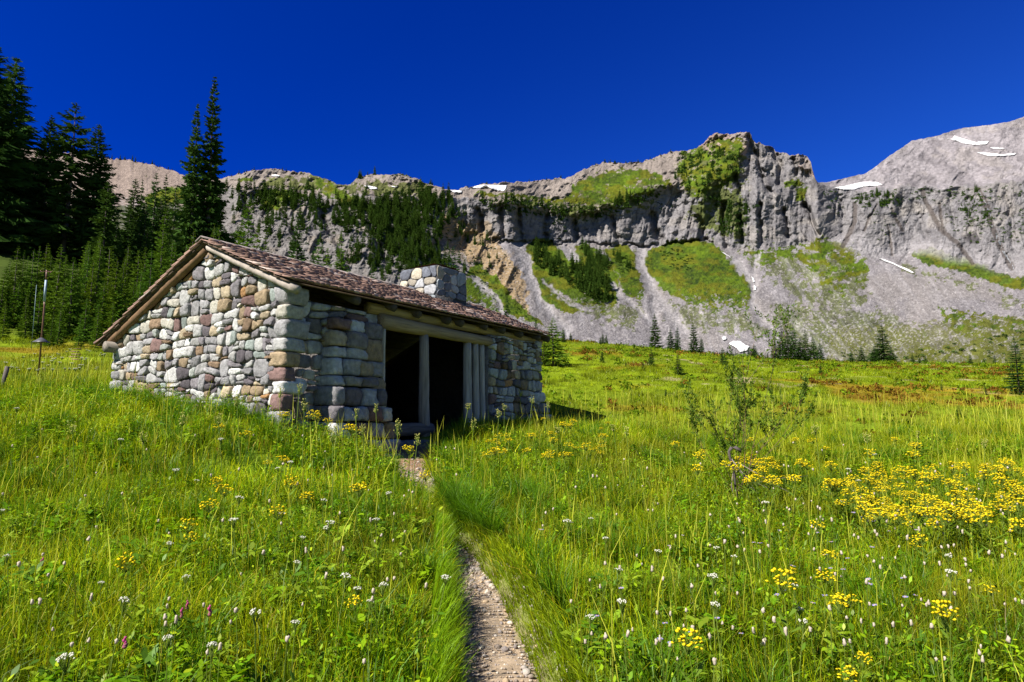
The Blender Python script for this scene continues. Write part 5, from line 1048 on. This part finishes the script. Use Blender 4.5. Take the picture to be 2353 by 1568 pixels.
# ------------------------------------------------------------------ poles and steps on the left
p=hit(88,864); d_=p[1]; kx=d_/F
bp=empty('bear_pole',tuple(p),0,'tall thin metal pole with a dark pyramid guard, left of the hut','pole')
def L_(X,Y): return ((X-88)*kx,0,(864-Y)*kx)
mb=MB(); mb.tube([(0,0,-.3),L_(88,700),L_(87,690)],.024,8,(.16,.075,.05)); mb.build('lower_tube',M['metal'],bp)
mb=MB(); mb.tube([L_(87,691),L_(86.5,640)],.030,8,(.26,.34,.42)); mb.tube([L_(86.5,640),L_(86,616)],.020,8,(.17,.08,.06)); mb.build('upper_tube',M['metal'],bp)
mb=MB(); 
for a in (0,1.57,3.14,4.71): mb.tube([L_(86,619),(L_(86,619)[0]+.16*math.cos(a),.16*math.sin(a),L_(86,619)[2]-.01),(L_(86,619)[0]+.19*math.cos(a),.19*math.sin(a),L_(86,619)[2]+.03)],.007,5,(.18,.09,.06))
mb.build('hook',M['metal'],bp)
mb=MB(); w=13.5*kx; c=np.array(L_(88,786)); ap=np.array(L_(88,774)); q=[c+np.array(v)*w for v in ((-1,-.75,0),(1,-.75,0),(1,.75,0),(-1,.75,0))]; mb.add(np.array(q+[ap]+[v-np.array([0,0,.012]) for v in q]),[[[0,1,4],[1,2,4],[2,3,4],[3,0,4]],[[8,7,6,5],[0,5,6,1],[1,6,7,2],[2,7,8,3],[3,8,5,0]]],(.06,.06,.07)); mb.build('guard',M['metal'],bp)
p=hit(72,806); mb=MB(); mb.tube([(0,0,-.1),tuple(at(84,655,p[1]-.1)-p)],[.010,.009],6,(.12,.19,.20)); tag(mb.build('lifting_rod',M['metal'],None,loc=tuple(p)),'thin blue-grey rod leaning against the guarded pole','rod')
p=hit(3,900,8); mb=MB(); k=p[1]/F; mb.tube([(-.02,0,-.3),(.0,0,0),(9*k,0,57*k)],[5.*k,5*k,4.6*k],8,(.10,.085,.075),True,0,.06); tag(mb.build('fence_post',M['wood'],None,loc=tuple(p)),'short dark leaning post at the left edge','post')
p0=hit(172,832); sp=empty('trail_steps',tuple(p0),0,'rough brown log steps climbing the grass left of the hut','steps')
for i in range(5):
    q=hit(172+(-2 if i%2 else 3),829-6.2*i); mb=MB(); mb.tube([np.array((-.17,0,.02))+q-p0,np.array((.17,.03,.02))+q-p0],[.034,.03],7,(.19,.12,.075),True,0,.08); mb.build('step',M['wood'],sp)
for pr in bs+gs+us+ds+cv+ts+big+rag+twin+yng+mid+far:      # a kind that found no place
    if pr.name not in used:
        for ch in list(pr.children): bpy.data.objects.remove(ch)
        bpy.data.objects.remove(pr)
# ------------------------------------------------------------------ light, sky, camera
SEL,SPSI=math.radians(47),math.radians(37)
sun_dir=Vector((-math.cos(SEL)*math.cos(SPSI),-math.cos(SEL)*math.sin(SPSI),math.sin(SEL)))
L=bpy.data.lights.new('sun','SUN'); L.energy=5.0; L.angle=math.radians(.55); L.color=(1.,.955,.88)
so=bpy.data.objects.new('sun',L); C.objects.link(so); so.rotation_euler=sun_dir.to_track_quat('Z','Y').to_euler(); so.location=(-30,-20,40)
W=bpy.data.worlds.new('World'); bpy.context.scene.world=W; W.use_nodes=True; nt=W.node_tree; nt.nodes.clear()
out=N(nt,'ShaderNodeOutputWorld'); bg=N(nt,'ShaderNodeBackground'); bg.inputs['Strength'].default_value=.10
sk=N(nt,'ShaderNodeTexSky'); sk.sky_type='NISHITA'; sk.sun_disc=False; sk.sun_elevation=SEL; sk.sun_rotation=math.atan2(sun_dir.x,sun_dir.y); sk.altitude=1800; sk.air_density=1.; sk.dust_density=.1; sk.ozone_density=3.
# a polarising filter: the clear sky is darkest and bluest at right angles to the sun
tc=N(nt,'ShaderNodeTexCoord'); dot=N(nt,'ShaderNodeVectorMath',operation='DOT_PRODUCT'); nt.links.new(tc.outputs['Generated'],dot.inputs[0]); dot.inputs[1].default_value=tuple(sun_dir)
ds=math_(nt,'SUBTRACT',dot.outputs['Value'],.28); d2=math_(nt,'MULTIPLY',ds,ds); pol=N(nt,'ShaderNodeMapRange'); pol.inputs['From Min'].default_value=1.25; pol.inputs['From Max'].default_value=.02; nt.links.new(d2,pol.inputs['Value'])
deep=mixc(nt,1.0,sk.outputs[0],(.0,.115,.64),'MULTIPLY'); lite=mixc(nt,1.0,sk.outputs[0],(.16,.46,1.0),'MULTIPLY')
sep=N(nt,'ShaderNodeSeparateXYZ'); nt.links.new(tc.outputs['Generated'],sep.inputs[0]); half=N(nt,'ShaderNodeMapRange',interpolation_type='SMOOTHSTEP'); half.inputs['From Min'].default_value=.40; half.inputs['From Max'].default_value=-.35; nt.links.new(sep.outputs['Y'],half.inputs['Value'])
pale=mixc(nt,1.0,sk.outputs[0],(.25,.32,.44),'MULTIPLY')
nt.links.new(mixc(nt,half.outputs[0],mixc(nt,pol.outputs[0],lite,deep),pale),bg.inputs['Color']); nt.links.new(bg.outputs[0],out.inputs[0])
cam=bpy.data.cameras.new('camera'); cam.sensor_width=36; cam.lens=F/2353*36; cam.clip_start=.05; cam.clip_end=6000
co=bpy.data.objects.new('camera',cam); C.objects.link(co); co.location=(0,0,0); co.rotation_euler=(math.pi/2+PITCH,0,0)
sc=bpy.context.scene; sc.camera=co
sc.view_settings.view_transform='Standard'; sc.view_settings.look='None'; sc.view_settings.exposure=1.0; sc.view_settings.gamma=1
sc.cycles.max_bounces=5; sc.cycles.diffuse_bounces=3; sc.cycles.transmission_bounces=3; sc.cycles.use_denoising=True
